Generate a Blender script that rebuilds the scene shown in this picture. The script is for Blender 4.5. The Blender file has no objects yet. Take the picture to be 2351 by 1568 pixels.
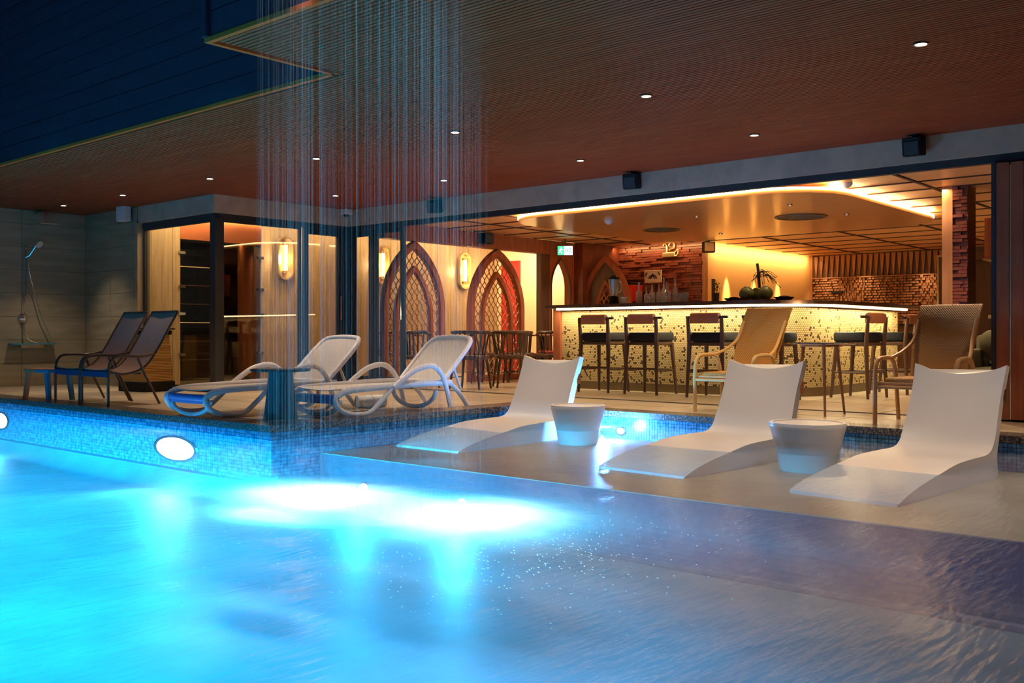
import bpy, bmesh, math, random
from mathutils import Vector, Matrix
random.seed(7)
S = bpy.context.scene
COL = S.collection
PI = math.pi
# ------------------------------------------------------------------ camera
H = 0.75
cam_d = bpy.data.cameras.new('camera'); cam = bpy.data.objects.new('camera', cam_d); COL.objects.link(cam)
cam.location = (0, 0, H); cam.rotation_euler = (PI/2, 0, math.radians(40.8))
cam_d.sensor_width = 36; cam_d.lens = 2226/2351*36; cam_d.shift_y = -17/2351; cam_d.clip_start = .05
S.camera = cam
S.view_settings.view_transform = 'Standard'; S.view_settings.look = 'None'
S.view_settings.gamma = 1; S.view_settings.use_curve_mapping = False
S.view_settings.exposure = 0.7
S.cycles.use_denoising = True
try: S.cycles.denoiser = 'OPENIMAGEDENOISE'
except Exception: pass
S.cycles.max_bounces = 7; S.cycles.diffuse_bounces = 3; S.cycles.glossy_bounces = 3
S.cycles.transparent_max_bounces = 24; S.cycles.transmission_bounces = 4
S.cycles.use_adaptive_sampling = True; S.cycles.adaptive_threshold = .03
S.cycles.sample_clamp_indirect = 4; S.cycles.caustics_reflective = False; S.cycles.caustics_refractive = False
# ------------------------------------------------------------------ world: night sky
W = bpy.data.worlds.new('night'); S.world = W; W.use_nodes = True
W.node_tree.nodes['Background'].inputs[0].default_value = (.010, .016, .05, 1)
W.node_tree.nodes['Background'].inputs[1].default_value = .55
# ------------------------------------------------------------------ lamps
WARM = (1, .74, .48); AMBER = (1, .56, .2); NEUT = (1, .80, .62); CYAN = (.1, .62, 1)
def aim(o, tgt):
    d = Vector(tgt) - Vector(o.location); o.rotation_euler = d.to_track_quat('-Z', 'Y').to_euler()
def lamp(kind, loc, power, col, tgt=None, size=.1, size_y=None, spot=60, blend=.5, name='lamp_light'):
    d = bpy.data.lights.new(name, kind); d.energy = power; d.color = col
    o = bpy.data.objects.new(name, d); COL.objects.link(o); o.location = loc
    if kind == 'AREA':
        d.size = size
        if size_y: d.shape = 'RECTANGLE'; d.size_y = size_y
    else: d.shadow_soft_size = size
    if kind == 'SPOT': d.spot_size = math.radians(spot); d.spot_blend = blend
    if tgt: aim(o, tgt)
    return o
ROW1 = [(-2, 6.18), (-4.0, 6.18), (-6.0, 6.18), (-7.97, 6.18), (-9.93, 6.18), (-11.96, 6.18), (-13.55, 6.14)]
ROW2 = [(-4.05, 8.03), (-6, 8.03), (-7.98, 8.03), (-9.92, 8.0)]
for i, (x, y) in enumerate(ROW1):
    lamp('SPOT', (x, y, 2.49), [80, 78, 76, 80, 70, 60, 50][i], NEUT, (x, y + (.25 if i < 3 else 0), 0), .03, spot=84, blend=.8)
for x, y, p in ((-1.6, 4.35, 75), (.1, 6.18, 70), (.1, 8.03, 60), (-.9, 8.03, 70)):  # downlights added outside the frame to warm the water and right side
    lamp('SPOT', (x, y, 2.49), p, (1, .72, .50), (x, y, 0), .03, spot=112, blend=1.0)
for x, y in ROW2:
    lamp('SPOT', (x, y, 2.49), 80, WARM, (x, y, 0), .03, spot=90, blend=.8)
# pool lights: on the wall under the deck, by the ledge, then added lamps
CY2 = (.012, .46, 1)
for x, p in ((-8.14, 170), (-12.0, 130)):
    lamp('SPOT', (x, 4.6, -.30), p, (.03, .38, 1), (x + .8, 2.6, -1.6), .10, spot=115, blend=.8)
lamp('POINT', (-5.35, 7.50, -.165), 90, (.12, .42, 1), size=.04)
ADDED_FLOODS = [(-3.6, 2.70, 3.12, (-3.2, 2.0, -.65), 1150, 86), (-6.6, 3.85, 4.3, (-6.7, 1.9, -.65), 2600, 70), (-9.6, 3.85, 4.3, (-9.6, 2.0, -.65), 2200, 70)]  # cyan floods added above the frame to colour the pool
for x, y, z, t, p, sp in ADDED_FLOODS:
    lamp('SPOT', (x, y, z), p, (.008, .60, 1), t, .06, spot=sp, blend=1)
lamp('SPOT', (-4.2, -.80, -.21), 1200, (.008, .55, 1), (-4.3, 2.4, -1.5), .02, spot=70, blend=1)  # lamps added on the unseen near wall to turn the water cyan
for x, p, t in ((-3.2, 2600, (-5.4, 2.4, -2.0)), (-5.2, 3600, (-6.4, 2.6, -2.0)), (-8.0, 3600, (-8.6, 3, -2.0)), (-11.0, 3000, (-11, 3, -2.0)), (2.2, 260, (.8, 3.2, -.9))):
    lamp('SPOT', (x, -.80, -.21), p, (.008, .55, 1) if x < 0 else (.01, .10, 1), t, .02, spot=100, blend=1)
for x, tx in ((-6.05, -5.0), (-4.95, -3.9)):  # lamps added in the ledge face to brighten water and foam
    lamp('SPOT', (x, 5.10, -.44), 70, (.03, .56, 1), (tx, 2.2, -.55), .05, spot=120, blend=1)
lamp('SPOT', (-4.3, 3.0, 3.15), 680, (.75, .9, 1), (-4.25, 3.33, -.12), .2, spot=22, blend=1)  # white spots added overhead to brighten foam and splash, no fixtures
lamp('SPOT', (-2.9, 2.9, 3.15), 260, (.75, .9, 1), (-2.55, 2.7, -.12), .1, spot=30, blend=1)
lamp('SPOT', (-3.8, 2.95, 3.15), 330, (.75, .9, 1), (-3.95, 2.80, -.12), .2, spot=20, blend=1)
lamp('SPOT', (-3.1, 3.0, 3.15), 680, (.75, .9, 1), (-3.25, 3.42, -.12), .2, spot=20, blend=1)
# bar interior
for x, y, p in ((-7.6, 11.2, 26), (-5.2, 11.0, 26), (-6.4, 12.6, 170), (-8.0, 12.6, 130), (-4.9, 12.7, 130)):
    lamp('SPOT', (x, y, 2.25), p, WARM, (x, y, 0), .04, spot=120, blend=.7)
for x, y, p in ((-3.0, 10.0, 80), (-9.4, 10.2, 60), (-9.4, 12.2, 70), (-5.5, 16.5, 120), (-3.6, 14.5, 90)):
    lamp('SPOT', (x, y, 2.33), p, WARM, (x, y, 0), .04, spot=130, blend=.7)
for y in (15.6, 16.64, 17.64):
    lamp('SPOT', (-8.19, y, 2.3), 260, (1, .62, .26), (-8.40, y, 1.2), .015, spot=24, blend=.9)
lamp('AREA', (-8.25, 17, 2.3), 22, (1, .60, .24), (-8.6, 17, 1.8), 4.0, .06)
# cove uplight on top of the canopy
for x, y, sx, sy in ((-6.3, 9.72, 3.6, .06), (-4.25, 11.8, .06, 3.2), (-8.45, 11.8, .06, 3.0), (-6.3, 13.7, 3.6, .06)):
    lamp('AREA', (x, y, 2.325), 40, (1, .60, .26), (x, y, 3), sx, sy)
lamp('AREA', (-3.45, 11.05, 2.33), 5, (1, .64, .3), (-3.45, 11.05, 1), .25, .06)
lamp('AREA', (-9.6, 14.65, 2.31), 8, AMBER, (-9.6, 14.95, 1.9), 2.2, .05)
for x in (-8.0, -7.25, -6.1):
    lamp('SPOT', (x, 18.75, 2.3), 32, (1, .66, .36), (x, 19.2, 1.1), .03, spot=62, blend=.8)
lamp('SPOT', (-3.5, 10.8, 2.3), 12, WARM, (-3.2, 11.2, 1.4), .03, spot=90, blend=.8)
# corridor behind the arched screens
lamp('AREA', (-12.75, 10.2, 2.5), 26, (1, .66, .3), (-13.0, 10.2, 1.2), 6.5, .08)
lamp('AREA', (-12.0, 8.0, 2.5), 30, (1, .62, .28), (-12.0, 8.0, 0), 1.6, 1.6)
lamp('AREA', (-11.6, 13.9, 2.5), 36, (1, .72, .38), (-11.9, 14.5, 1.0), 1.6, .2)
lamp('AREA', (-14.6, 8.3, 2.4), 14, AMBER, (-14.6, 8.3, 0), .8)
# ------------------------------------------------------------------ materials
def nt(name):
    m = bpy.data.materials.new(name); m.use_nodes = True
    t = m.node_tree; return m, t, t.nodes['Principled BSDF']
def C4(c): return (c[0], c[1], c[2], 1)
def mat(name, col, rough=.5, metal=0, col2=None, scale=8, stretch=(1, 1, 1), bump=0, spec=.5, thresh=(.35, .65), detail=4, coat=0, bscale=None):
    m, t, b = nt(name)
    b.inputs['Base Color'].default_value = C4(col); b.inputs['Roughness'].default_value = rough
    b.inputs['Metallic'].default_value = metal; b.inputs['Specular IOR Level'].default_value = spec
    b.inputs['Coat Weight'].default_value = coat; b.inputs['Coat Roughness'].default_value = .12
    if col2 or bump:
        tc = t.nodes.new('ShaderNodeTexCoord'); mp = t.nodes.new('ShaderNodeMapping'); n = t.nodes.new('ShaderNodeTexNoise')
        mp.inputs['Scale'].default_value = stretch; n.inputs['Scale'].default_value = scale; n.inputs['Detail'].default_value = detail
        t.links.new(tc.outputs['Object'], mp.inputs[0]); t.links.new(mp.outputs[0], n.inputs['Vector'])
        if col2:
            r = t.nodes.new('ShaderNodeValToRGB'); r.color_ramp.elements[0].position = thresh[0]; r.color_ramp.elements[1].position = thresh[1]
            r.color_ramp.elements[0].color = C4(col); r.color_ramp.elements[1].color = C4(col2)
            t.links.new(n.outputs['Fac'], r.inputs[0]); t.links.new(r.outputs[0], b.inputs['Base Color'])
        if bump:
            bm_ = t.nodes.new('ShaderNodeBump'); bm_.inputs['Strength'].default_value = bump; bm_.inputs['Distance'].default_value = .01
            t.links.new(n.outputs['Fac'], bm_.inputs['Height']); t.links.new(bm_.outputs[0], b.inputs['Normal'])
    return m
def weave(name, col, col2, cell=.014, rough=.5):
    m, t, b = nt(name); b.inputs['Roughness'].default_value = rough; b.inputs['Specular IOR Level'].default_value = .3
    tc = t.nodes.new('ShaderNodeTexCoord'); mp = t.nodes.new('ShaderNodeMapping'); mp.inputs['Rotation'].default_value = (0, math.radians(45), 0)
    mp.inputs['Location'].default_value = (.003, .0017, .001)
    t.links.new(tc.outputs['Object'], mp.inputs[0]); w_ = []
    for ax in ('X', 'Z'):
        wv_ = t.nodes.new('ShaderNodeTexWave'); wv_.wave_type = 'BANDS'; wv_.bands_direction = ax; wv_.inputs['Scale'].default_value = .314/cell
        t.links.new(mp.outputs[0], wv_.inputs['Vector']); w_.append(wv_)
    mu = t.nodes.new('ShaderNodeMath'); mu.operation = 'MULTIPLY'; t.links.new(w_[0].outputs['Fac'], mu.inputs[0]); t.links.new(w_[1].outputs['Fac'], mu.inputs[1])
    r = t.nodes.new('ShaderNodeValToRGB'); r.color_ramp.elements[0].position = .08; r.color_ramp.elements[1].position = .5
    r.color_ramp.elements[0].color = C4(col2); r.color_ramp.elements[1].color = C4(col); t.links.new(mu.outputs[0], r.inputs[0]); t.links.new(r.outputs[0], b.inputs['Base Color'])
    bp = t.nodes.new('ShaderNodeBump'); bp.inputs['Strength'].default_value = .6; bp.inputs['Distance'].default_value = .006
    t.links.new(mu.outputs[0], bp.inputs['Height']); t.links.new(bp.outputs[0], b.inputs['Normal']); return m
def emit(name, col, s):
    m, t, b = nt(name); b.inputs['Base Color'].default_value = C4(col)
    b.inputs['Emission Color'].default_value = C4(col); b.inputs['Emission Strength'].default_value = s; return m
def glassy(name, tint=(.93, .97, .98), rough=.02, ior=1.45, bump=None, refl=1.0, cloud=0):
    """clear pane or water: lets light straight through, mirrors by Fresnel"""
    m, t, b = nt(name); t.nodes.remove(b); out = t.nodes['Material Output']
    tr = t.nodes.new('ShaderNodeBsdfTransparent'); tr.inputs[0].default_value = C4(tint)
    gl = t.nodes.new('ShaderNodeBsdfGlossy'); gl.inputs['Roughness'].default_value = rough
    fr = t.nodes.new('ShaderNodeLayerWeight'); fr.inputs[0].default_value = .5
    pw = t.nodes.new('ShaderNodeMath'); pw.operation = 'POWER'; pw.inputs[1].default_value = 5
    sc_ = t.nodes.new('ShaderNodeMath'); sc_.operation = 'MULTIPLY_ADD'; f0 = ((ior - 1)/(ior + 1))**2; sc_.inputs[1].default_value = (1 - f0)*refl; sc_.inputs[2].default_value = f0
    t.links.new(fr.outputs['Facing'], pw.inputs[0]); t.links.new(pw.outputs[0], sc_.inputs[0])
    mx = t.nodes.new('ShaderNodeMixShader')
    base = tr
    if cloud:      # faintly cloudy, aerated water
        tl = t.nodes.new('ShaderNodeBsdfTranslucent'); tl.inputs[0].default_value = (.86, .95, 1, 1); dd = t.nodes.new('ShaderNodeBsdfDiffuse'); dd.inputs[0].default_value = (.80, .86, .92, 1)
        m1 = t.nodes.new('ShaderNodeMixShader'); m1.inputs[0].default_value = .4; t.links.new(tl.outputs[0], m1.inputs[1]); t.links.new(dd.outputs[0], m1.inputs[2])
        m2 = t.nodes.new('ShaderNodeMixShader'); m2.inputs[0].default_value = cloud; t.links.new(tr.outputs[0], m2.inputs[1]); t.links.new(m1.outputs[0], m2.inputs[2]); base = m2
    t.links.new(sc_.outputs[0], mx.inputs[0]); t.links.new(base.outputs[0], mx.inputs[1]); t.links.new(gl.outputs[0], mx.inputs[2])
    if bump:
        tc = t.nodes.new('ShaderNodeTexCoord'); prev = None
        for sc, st, dist, strech in bump:
            mp = t.nodes.new('ShaderNodeMapping'); mp.inputs['Scale'].default_value = strech; mp.inputs['Rotation'].default_value = (0, 0, math.radians(-38))
            n = t.nodes.new('ShaderNodeTexNoise'); n.inputs['Scale'].default_value = sc; n.inputs['Detail'].default_value = 3
            bp = t.nodes.new('ShaderNodeBump'); bp.inputs['Strength'].default_value = st; bp.inputs['Distance'].default_value = dist
            t.links.new(tc.outputs['Object'], mp.inputs[0]); t.links.new(mp.outputs[0], n.inputs['Vector']); t.links.new(n.outputs['Fac'], bp.inputs['Height'])
            if prev: t.links.new(prev.outputs[0], bp.inputs['Normal'])
            prev = bp
        t.links.new(prev.outputs[0], gl.inputs['Normal']); t.links.new(prev.outputs[0], fr.inputs['Normal'])
    t.links.new(mx.outputs[0], out.inputs[0]); return m
def mistmat(name, col, alpha):
    """thin falling water: mostly see-through, faintly white"""
    m, t, b = nt(name); t.nodes.remove(b); out = t.nodes['Material Output']
    tr = t.nodes.new('ShaderNodeBsdfTransparent'); tl = t.nodes.new('ShaderNodeBsdfTranslucent'); tl.inputs[0].default_value = C4(col)
    df = t.nodes.new('ShaderNodeBsdfDiffuse'); df.inputs[0].default_value = C4(col)
    a = t.nodes.new('ShaderNodeMixShader'); a.inputs[0].default_value = .5
    t.links.new(tl.outputs[0], a.inputs[1]); t.links.new(df.outputs[0], a.inputs[2])
    mx = t.nodes.new('ShaderNodeMixShader'); mx.inputs[0].default_value = alpha
    t.links.new(tr.outputs[0], mx.inputs[1]); t.links.new(a.outputs[0], mx.inputs[2]); t.links.new(mx.outputs[0], out.inputs[0]); return m
M = {}
M['slat'] = mat('slat_wood', (.29, .050, .016), .6, col2=(.36, .072, .024), scale=3, stretch=(.6, 12, 12), spec=.15)
M['slat_back'] = mat('soffit_black', (.045, .016, .01), .8)
M['edge_wood'] = mat('edge_wood', (.80, .10, .015), .5, spec=.15)
M['render'] = mat('grey_plaster', (.42, .31, .21), .8, col2=(.52, .39, .27), scale=5, bump=.15, detail=8)
M['navy'] = mat('navy_siding', (.028, .004, .014), .8, col2=(.036, .006, .020), scale=2, stretch=(.5, 4, 6))
M['metal'] = mat('dark_frame', (.035, .035, .035), .5, 0, spec=.25)
M['stone'] = mat('stone_tile', (.24, .20, .12), .42, col2=(.34, .28, .17), scale=3.5, stretch=(.5, .5, 3), bump=.05, detail=7)
M['grout'] = mat('grout', (.10, .09, .07), .9)
M['floor'] = mat('floor_tile', (.42, .34, .235), .28, col2=(.55, .46, .33), scale=2, stretch=(.5, 4, 1), detail=7)
M['joint'] = mat('floor_joint', (.10, .075, .05), .8)
M['granite'] = mat('granite', (.05, .045, .045), .25, col2=(.34, .27, .22), scale=60, thresh=(.45, .7), detail=3)
M['mosaic'] = mat('mosaic', (.04, .16, .30), .2, col2=(.14, .36, .52), scale=22, detail=1)
M['ledge_face'] = mat('ledge_face', (.10, .09, .13), .5, col2=(.14, .12, .16), scale=20)
M['mosaic_grout'] = mat('mosaic_grout', (.02, .05, .09), .6)
M['pool'] = mat('pool_tile', (.20, .22, .25), .5, col2=(.27, .29, .32), scale=2.2, detail=5)
M['ledge'] = mat('ledge_tile', (.36, .29, .21), .4, col2=(.45, .36, .26), scale=3, detail=4)
M['water'] = glassy('water', (.78, .88, 1), .20, 1.33, bump=((3, .22, .05, (1, .3, 1)), (30, .55, .010, (1, .2, 1))), refl=.55, cloud=.13)
M['glass'] = glassy('glass', (.90, .92, .92), .015, 1.5, refl=.6)
M['rain'] = mistmat('rain', (.85, .93, 1), .020)
M['white'] = mat('white_shell', (.64, .61, .58), .35, spec=.4)
M['white_rim'] = mat('white_plastic', (.74, .70, .67), .38)
M['blue_plastic'] = mat('blue_plastic', (.12, .13, .36), .4)
M['mesh_fab'] = mat('sling_fabric', (.55, .49, .42), .7, col2=(.62, .56, .48), scale=70, bump=.1)
M['brown_sling'] = mat('brown_sling', (.32, .19, .14), .8, spec=.1, col2=(.38, .24, .18), scale=90, bump=.1)
M['brown_metal'] = mat('brown_metal', (.10, .06, .04), .35, .4)
M['navy_metal'] = mat('navy_metal', (.02, .05, .14), .4, .2)  # blue of the pool light put into the chair rail colour
M['orange'] = mat('orange_wood', (.62, .20, .08), .5)
M['slate'] = mat('slate_blue', (.025, .06, .08), .5)
M['teal'] = mat('teal_wood', (.03, .20, .28), .5)
M['black'] = mat('black', (.012, .012, .014), .6, spec=.2)
M['dk_wood'] = mat('dark_wood', (.075, .038, .022), .4, col2=(.11, .055, .03), scale=4, stretch=(6, 6, .6))
M['red_wood'] = mat('red_wood', (.26, .075, .035), .5, spec=.2, col2=(.34, .11, .05), scale=4, stretch=(4, 4, .7))
M['deep_block'] = mat('deep_block_wood', (.12, .028, .016), .35, col2=(.20, .05, .026), scale=5)
M['mid_wood'] = mat('mid_wood', (.30, .13, .055), .4, col2=(.38, .18, .08), scale=4, stretch=(4, 4, .7))
M['panel_wood'] = mat('ceiling_panel_wood', (.66, .32, .11), .42, col2=(.76, .40, .16), scale=2, stretch=(.6, 5, 1))
M['satin'] = mat('satin_panel', (.60, .29, .09), .3, coat=.55, col2=(.62, .31, .1), scale=2, stretch=(.5, 4, 1), bump=.02)
M['pale_wood'] = mat('pale_wood', (.44, .33, .18), .4, col2=(.33, .24, .13), scale=4, stretch=(7, 7, .5), detail=7)
M['cream'] = mat('cream_wall', (.78, .66, .44), .6)
M['amber_wall'] = mat('ochre_wall', (.80, .50, .20), .6)
M['copper'] = mat('copper', (.42, .14, .06), .28, .8)
M['brass'] = mat('brass', (.75, .58, .28), .3, .9)
M['chrome'] = mat('chrome', (.75, .75, .74), .15, 1)
M['leather'] = mat('tan_leather', (.42, .17, .09), .45)
M['navy_leather'] = mat('navy_leather', (.018, .022, .03), .5, spec=.2)
M['penny'] = mat('cream_penny', (.60, .47, .22), .35)
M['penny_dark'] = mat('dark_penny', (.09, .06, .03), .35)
M['penny_back'] = mat('bar_grout', (.20, .13, .06), .8)
M['rattan_y'] = weave('rattan_y', (.74, .37, .08), (.38, .17, .03))
M['rattan_frame'] = mat('rattan_frame', (.68, .42, .13), .45)
M['rattan_b'] = weave('rattan_b', (.66, .35, .10), (.38, .18, .05))
M['rattan_bframe'] = mat('brown_rattan_frame', (.55, .30, .11), .45)
M['bin_weave'] = weave('bin_weave', (.75, .44, .12), (.28, .13, .03))
M['red'] = mat('red', (.5, .02, .02), .4)
M['red_cushion'] = mat('red_cushion', (.42, .05, .04), .6)
M['olive'] = mat('olive_velvet', (.11, .10, .05), .8)
M['coconut'] = mat('coconut', (.22, .24, .07), .45, col2=(.12, .14, .03), scale=6)
M['twig'] = mat('twig', (.03, .025, .015), .8)
M['leaf'] = mat('leaf', (.10, .16, .03), .6)
M['bottle'] = glassy('bottle_glass', (.90, .93, .93), .08, 2.2, cloud=.22)
M['milk'] = mat('milk_bottle', (.72, .62, .48), .3)
M['towel'] = mat('towel', (.85, .82, .76), .9)
M['vent'] = mat('vent_metal', (.17, .12, .06), .4, .5)
M['led'] = emit('led_warm', (1, .72, .38), 16)
M['led2'] = emit('led_cove', (1, .66, .30), 15)
M['down'] = emit('downlight_lens', (1, .9, .78), 18)
M['tube'] = emit('sconce_tube', (1, .62, .22), 3.5)
M['poolamp'] = emit('pool_lamp', (.62, .90, 1), 14)
M['exit_w'] = emit('exit_white', (.75, 1, .88), 1.6)
M['exit_g'] = emit('exit_green', (.03, .55, .22), 1.0)
M['dim'] = emit('glowing_shelf', (1, .55, .2), .35)  # glow put into two cabinet shelves that are no lamps
def foam_material():
    m, t, b = nt('foam'); t.nodes.remove(b); out = t.nodes['Material Output']
    tc = t.nodes.new('ShaderNodeTexCoord'); n = t.nodes.new('ShaderNodeTexNoise'); n.inputs['Scale'].default_value = 2.2; n.inputs['Detail'].default_value = 9; n.inputs['Roughness'].default_value = .6
    mp = t.nodes.new('ShaderNodeMapping'); mp.inputs['Scale'].default_value = (1, 2.2, 1)
    t.links.new(tc.outputs['Object'], mp.inputs[0]); t.links.new(mp.outputs[0], n.inputs['Vector'])
    at = t.nodes.new('ShaderNodeAttribute'); at.attribute_name = 'foam_amount'
    mu = t.nodes.new('ShaderNodeMath'); mu.operation = 'MULTIPLY_ADD'; mu.inputs[1].default_value = 1.6; mu.inputs[2].default_value = -.45
    t.links.new(n.outputs['Fac'], mu.inputs[0])
    ad = t.nodes.new('ShaderNodeMath'); ad.operation = 'MULTIPLY_ADD'; ad.use_clamp = True
    ad.inputs[1].default_value = .9
    t.links.new(at.outputs['Fac'], ad.inputs[0]); 
    mm = t.nodes.new('ShaderNodeMath'); mm.operation = 'MULTIPLY'; t.links.new(mu.outputs[0], mm.inputs[0]); t.links.new(at.outputs['Fac'], mm.inputs[1])
    t.links.new(mm.outputs[0], ad.inputs[2])
    tr = t.nodes.new('ShaderNodeBsdfTransparent'); d1 = t.nodes.new('ShaderNodeBsdfDiffuse'); d1.inputs[0].default_value = (.86, .95, 1, 1); d2 = t.nodes.new('ShaderNodeBsdfTranslucent'); d2.inputs[0].default_value = (.86, .95, 1, 1)
    df = t.nodes.new('ShaderNodeMixShader'); df.inputs[0].default_value = .25; t.links.new(d1.outputs[0], df.inputs[1]); t.links.new(d2.outputs[0], df.inputs[2])
    mx = t.nodes.new('ShaderNodeMixShader'); t.links.new(ad.outputs[0], mx.inputs[0]); t.links.new(tr.outputs[0], mx.inputs[1]); t.links.new(df.outputs[0], mx.inputs[2])
    t.links.new(mx.outputs[0], out.inputs[0]); return m
M['foam'] = foam_material()
# ------------------------------------------------------------------ mesh helpers
class MB:
    def __init__(s): s.v = []; s.f = []
    def add(s, vs, fs, mx=None):
        k = len(s.v)
        s.v += [tuple(mx @ Vector(v)) for v in vs] if mx else [tuple(v) for v in vs]
        s.f += [tuple(i + k for i in f) for f in fs]; return s
    def box(s, x0, x1, y0, y1, z0, z1, mx=None):
        vs = [(x0, y0, z0), (x1, y0, z0), (x1, y1, z0), (x0, y1, z0), (x0, y0, z1), (x1, y0, z1), (x1, y1, z1), (x0, y1, z1)]
        return s.add(vs, [(0, 3, 2, 1), (4, 5, 6, 7), (0, 1, 5, 4), (1, 2, 6, 5), (2, 3, 7, 6), (3, 0, 4, 7)], mx)
    def rbox(s, x0, x1, y0, y1, z0, z1, r=.02, n=3):
        """box with rounded vertical corners and softened rims"""
        def ring(ins, z):
            o = []
            rr = max(r - ins, .001)
            for cx, cy, a0 in ((x1 - r, y1 - r, 0), (x0 + r, y1 - r, 90), (x0 + r, y0 + r, 180), (x1 - r, y0 + r, 270)):
                for k in range(n + 1):
                    a = math.radians(a0 + 90*k/n); o.append((cx + rr*math.cos(a), cy + rr*math.sin(a), z))
            return o
        e = min(r*.5, (z1 - z0)*.35)
        return s.rings([ring(e, z0), ring(0, z0 + e), ring(0, z1 - e), ring(e*.3, z1 - e*.3), ring(e, z1)], cap=True)
    def rings(s, rs, cap=True, closed=True):
        n = len(rs[0]); vs = [p for r in rs for p in r]; fs = []
        for a in range(len(rs) - 1):
            for i in range(n if closed else n - 1):
                j = (i + 1) % n; fs.append((a*n + i, a*n + j, (a + 1)*n + j, (a + 1)*n + i))
        if cap and closed: fs.append(tuple(reversed(range(n)))); fs.append(tuple((len(rs) - 1)*n + i for i in range(n)))
        return s.add(vs, fs)
    def lathe(s, prof, n=24, c=(0, 0, 0), cap=True):
        return s.rings([[(c[0] + r*math.cos(2*PI*k/n), c[1] + r*math.sin(2*PI*k/n), c[2] + z) for k in range(n)] for r, z in prof], cap)
    def tube(s, pts, r, n=8, closed=False, flat=1.0):
        P = [Vector(p) for p in pts]; N = len(P); R = r if isinstance(r, (list, tuple)) else [r]*N
        rs = []; up = None
        for i in range(N):
            a = P[(i - 1) % N] if (closed or i) else P[i]; b = P[(i + 1) % N] if (closed or i < N - 1) else P[i]
            t = (b - a).normalized()
            if up is None:
                up = Vector((0, 0, 1)) if abs(t.z) < .9 else Vector((1, 0, 0))
            sd = t.cross(up).normalized(); up2 = sd.cross(t).normalized(); up = up2
            rs.append([tuple(P[i] + sd*math.cos(2*PI*k/n)*R[i]*flat + up2*math.sin(2*PI*k/n)*R[i]) for k in range(n)])
        if closed: rs.append(rs[0]); return s.rings(rs, cap=False)
        return s.rings(rs)
    def prism(s, poly, a0, a1, axis='y'):
        """extrude a 2D outline; axis y: poly is (x,z); x: (y,z); z: (x,y)"""
        def P(p, a): return {'y': (p[0], a, p[1]), 'x': (a, p[0], p[1]), 'z': (p[0], p[1], a)}[axis]
        n = len(poly)
        return s.add([P(p, a0) for p in poly] + [P(p, a1) for p in poly],
                     [tuple(range(n)), tuple(reversed(range(n, 2*n)))] + [(i, (i + 1) % n, n + (i + 1) % n, n + i) for i in range(n)])
    def band(s, outer, inner, a0, a1, axis='y', closed=False):
        """flat frame between two matching polylines"""
        def P(p, a): return {'y': (p[0], a, p[1]), 'x': (a, p[0], p[1]), 'z': (p[0], p[1], a)}[axis]
        rs = [[P(o, a0), P(i, a0), P(i, a1), P(o, a1)] for o, i in zip(outer, inner)]
        if closed: rs.append(rs[0])
        return s.rings(rs, cap=not closed)
    def ball(s, c, r, n=12, m=8, sc=(1, 1, 1)):
        return s.lathe_at([(r*math.sin(PI*k/m), -r*math.cos(PI*k/m)) for k in range(1, m)], n, c, sc)
    def lathe_at(s, prof, n, c, sc):
        return s.rings([[(c[0] + sc[0]*q*math.cos(2*PI*k/n), c[1] + sc[1]*q*math.sin(2*PI*k/n), c[2] + sc[2]*z) for k in range(n)] for q, z in prof])
    def mesh(s, name, m, smooth=False, fix=True):
        me = bpy.data.meshes.new(name); me.from_pydata(s.v, [], s.f); me.update()
        if fix: bm = bmesh.new(); bm.from_mesh(me); bmesh.ops.recalc_face_normals(bm, faces=bm.faces); bm.to_mesh(me); bm.free()
        me.materials.append(m)
        if smooth:
            for p in me.polygons: p.use_smooth = True
            try: me.set_sharp_from_angle(angle=math.radians(42))
            except Exception: pass
        return me
    def build(s, name, m, parent=None, smooth=False, loc=None, label=None, fix=True):
        o = bpy.data.objects.new(name, s.mesh(name, m, smooth, fix)); COL.objects.link(o)
        if parent: o.parent = parent
        if loc: o.location = loc
        if label: o['label'] = label
        return o
def tag(o, label, cat, group=None, kind=None):
    o['label'] = label; o['category'] = cat
    if group: o['group'] = group
    if kind: o['kind'] = kind
    return o
def struct(o): o['kind'] = 'structure'; return o
def thing(name, loc, rz, label, cat, group=None):
    o = bpy.data.objects.new(name, None); COL.objects.link(o); o.location = loc; o.rotation_euler = (0, 0, rz); o.empty_display_size = .1
    return tag(o, label, cat, group)
def dup(root, loc, rz, label, group=None, rename=None):
    def cp(o, par):
        c = o.copy(); COL.objects.link(c); c.parent = par
        for ch in o.children: cp(ch, c)
        return c
    r = cp(root, None); r.location = loc; r.rotation_euler = (0, 0, rz); r['label'] = label
    if group: r['group'] = group
    return r
def sm(pts, n=6, closed=False):
    """Catmull-Rom through points"""
    P = [Vector(p) for p in pts]; N = len(P); o = []
    for i in range(N if closed else N - 1):
        p0, p1, p2, p3 = (P[(i - 1) % N], P[i], P[(i + 1) % N], P[(i + 2) % N]) if closed else (P[max(i - 1, 0)], P[i], P[i + 1], P[min(i + 2, N - 1)])
        for k in range(n):
            t = k/n; o.append(.5*((2*p1) + (p2 - p0)*t + (2*p0 - 5*p1 + 4*p2 - p3)*t*t + (3*p1 - p0 - 3*p2 + p3)*t**3))
    if not closed: o.append(P[-1])
    return [tuple(q) for q in o]
def gothic(w, spring, peak, n=9, cy=0):
    """closed-bottom-open polyline from left foot over the peak to the right foot, as (u, z)"""
    hp = peak - spring; R = (hp*hp + w*w/4)/w; a1 = math.asin(min(1, hp/R)); r = []
    for k in range(n + 1):
        a = a1*k/n; r.append((cy + w/2 - R + R*math.cos(a), spring + R*math.sin(a)))
    l = [(2*cy - u, z) for u, z in r]
    return [(cy - w/2, 0)] + l[:-1] + [(cy, peak)] + r[:-1][::-1] + [(cy + w/2, 0)]
# ================================================================== SETTING
ZC = 2.545; ZI = 2.36
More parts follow.
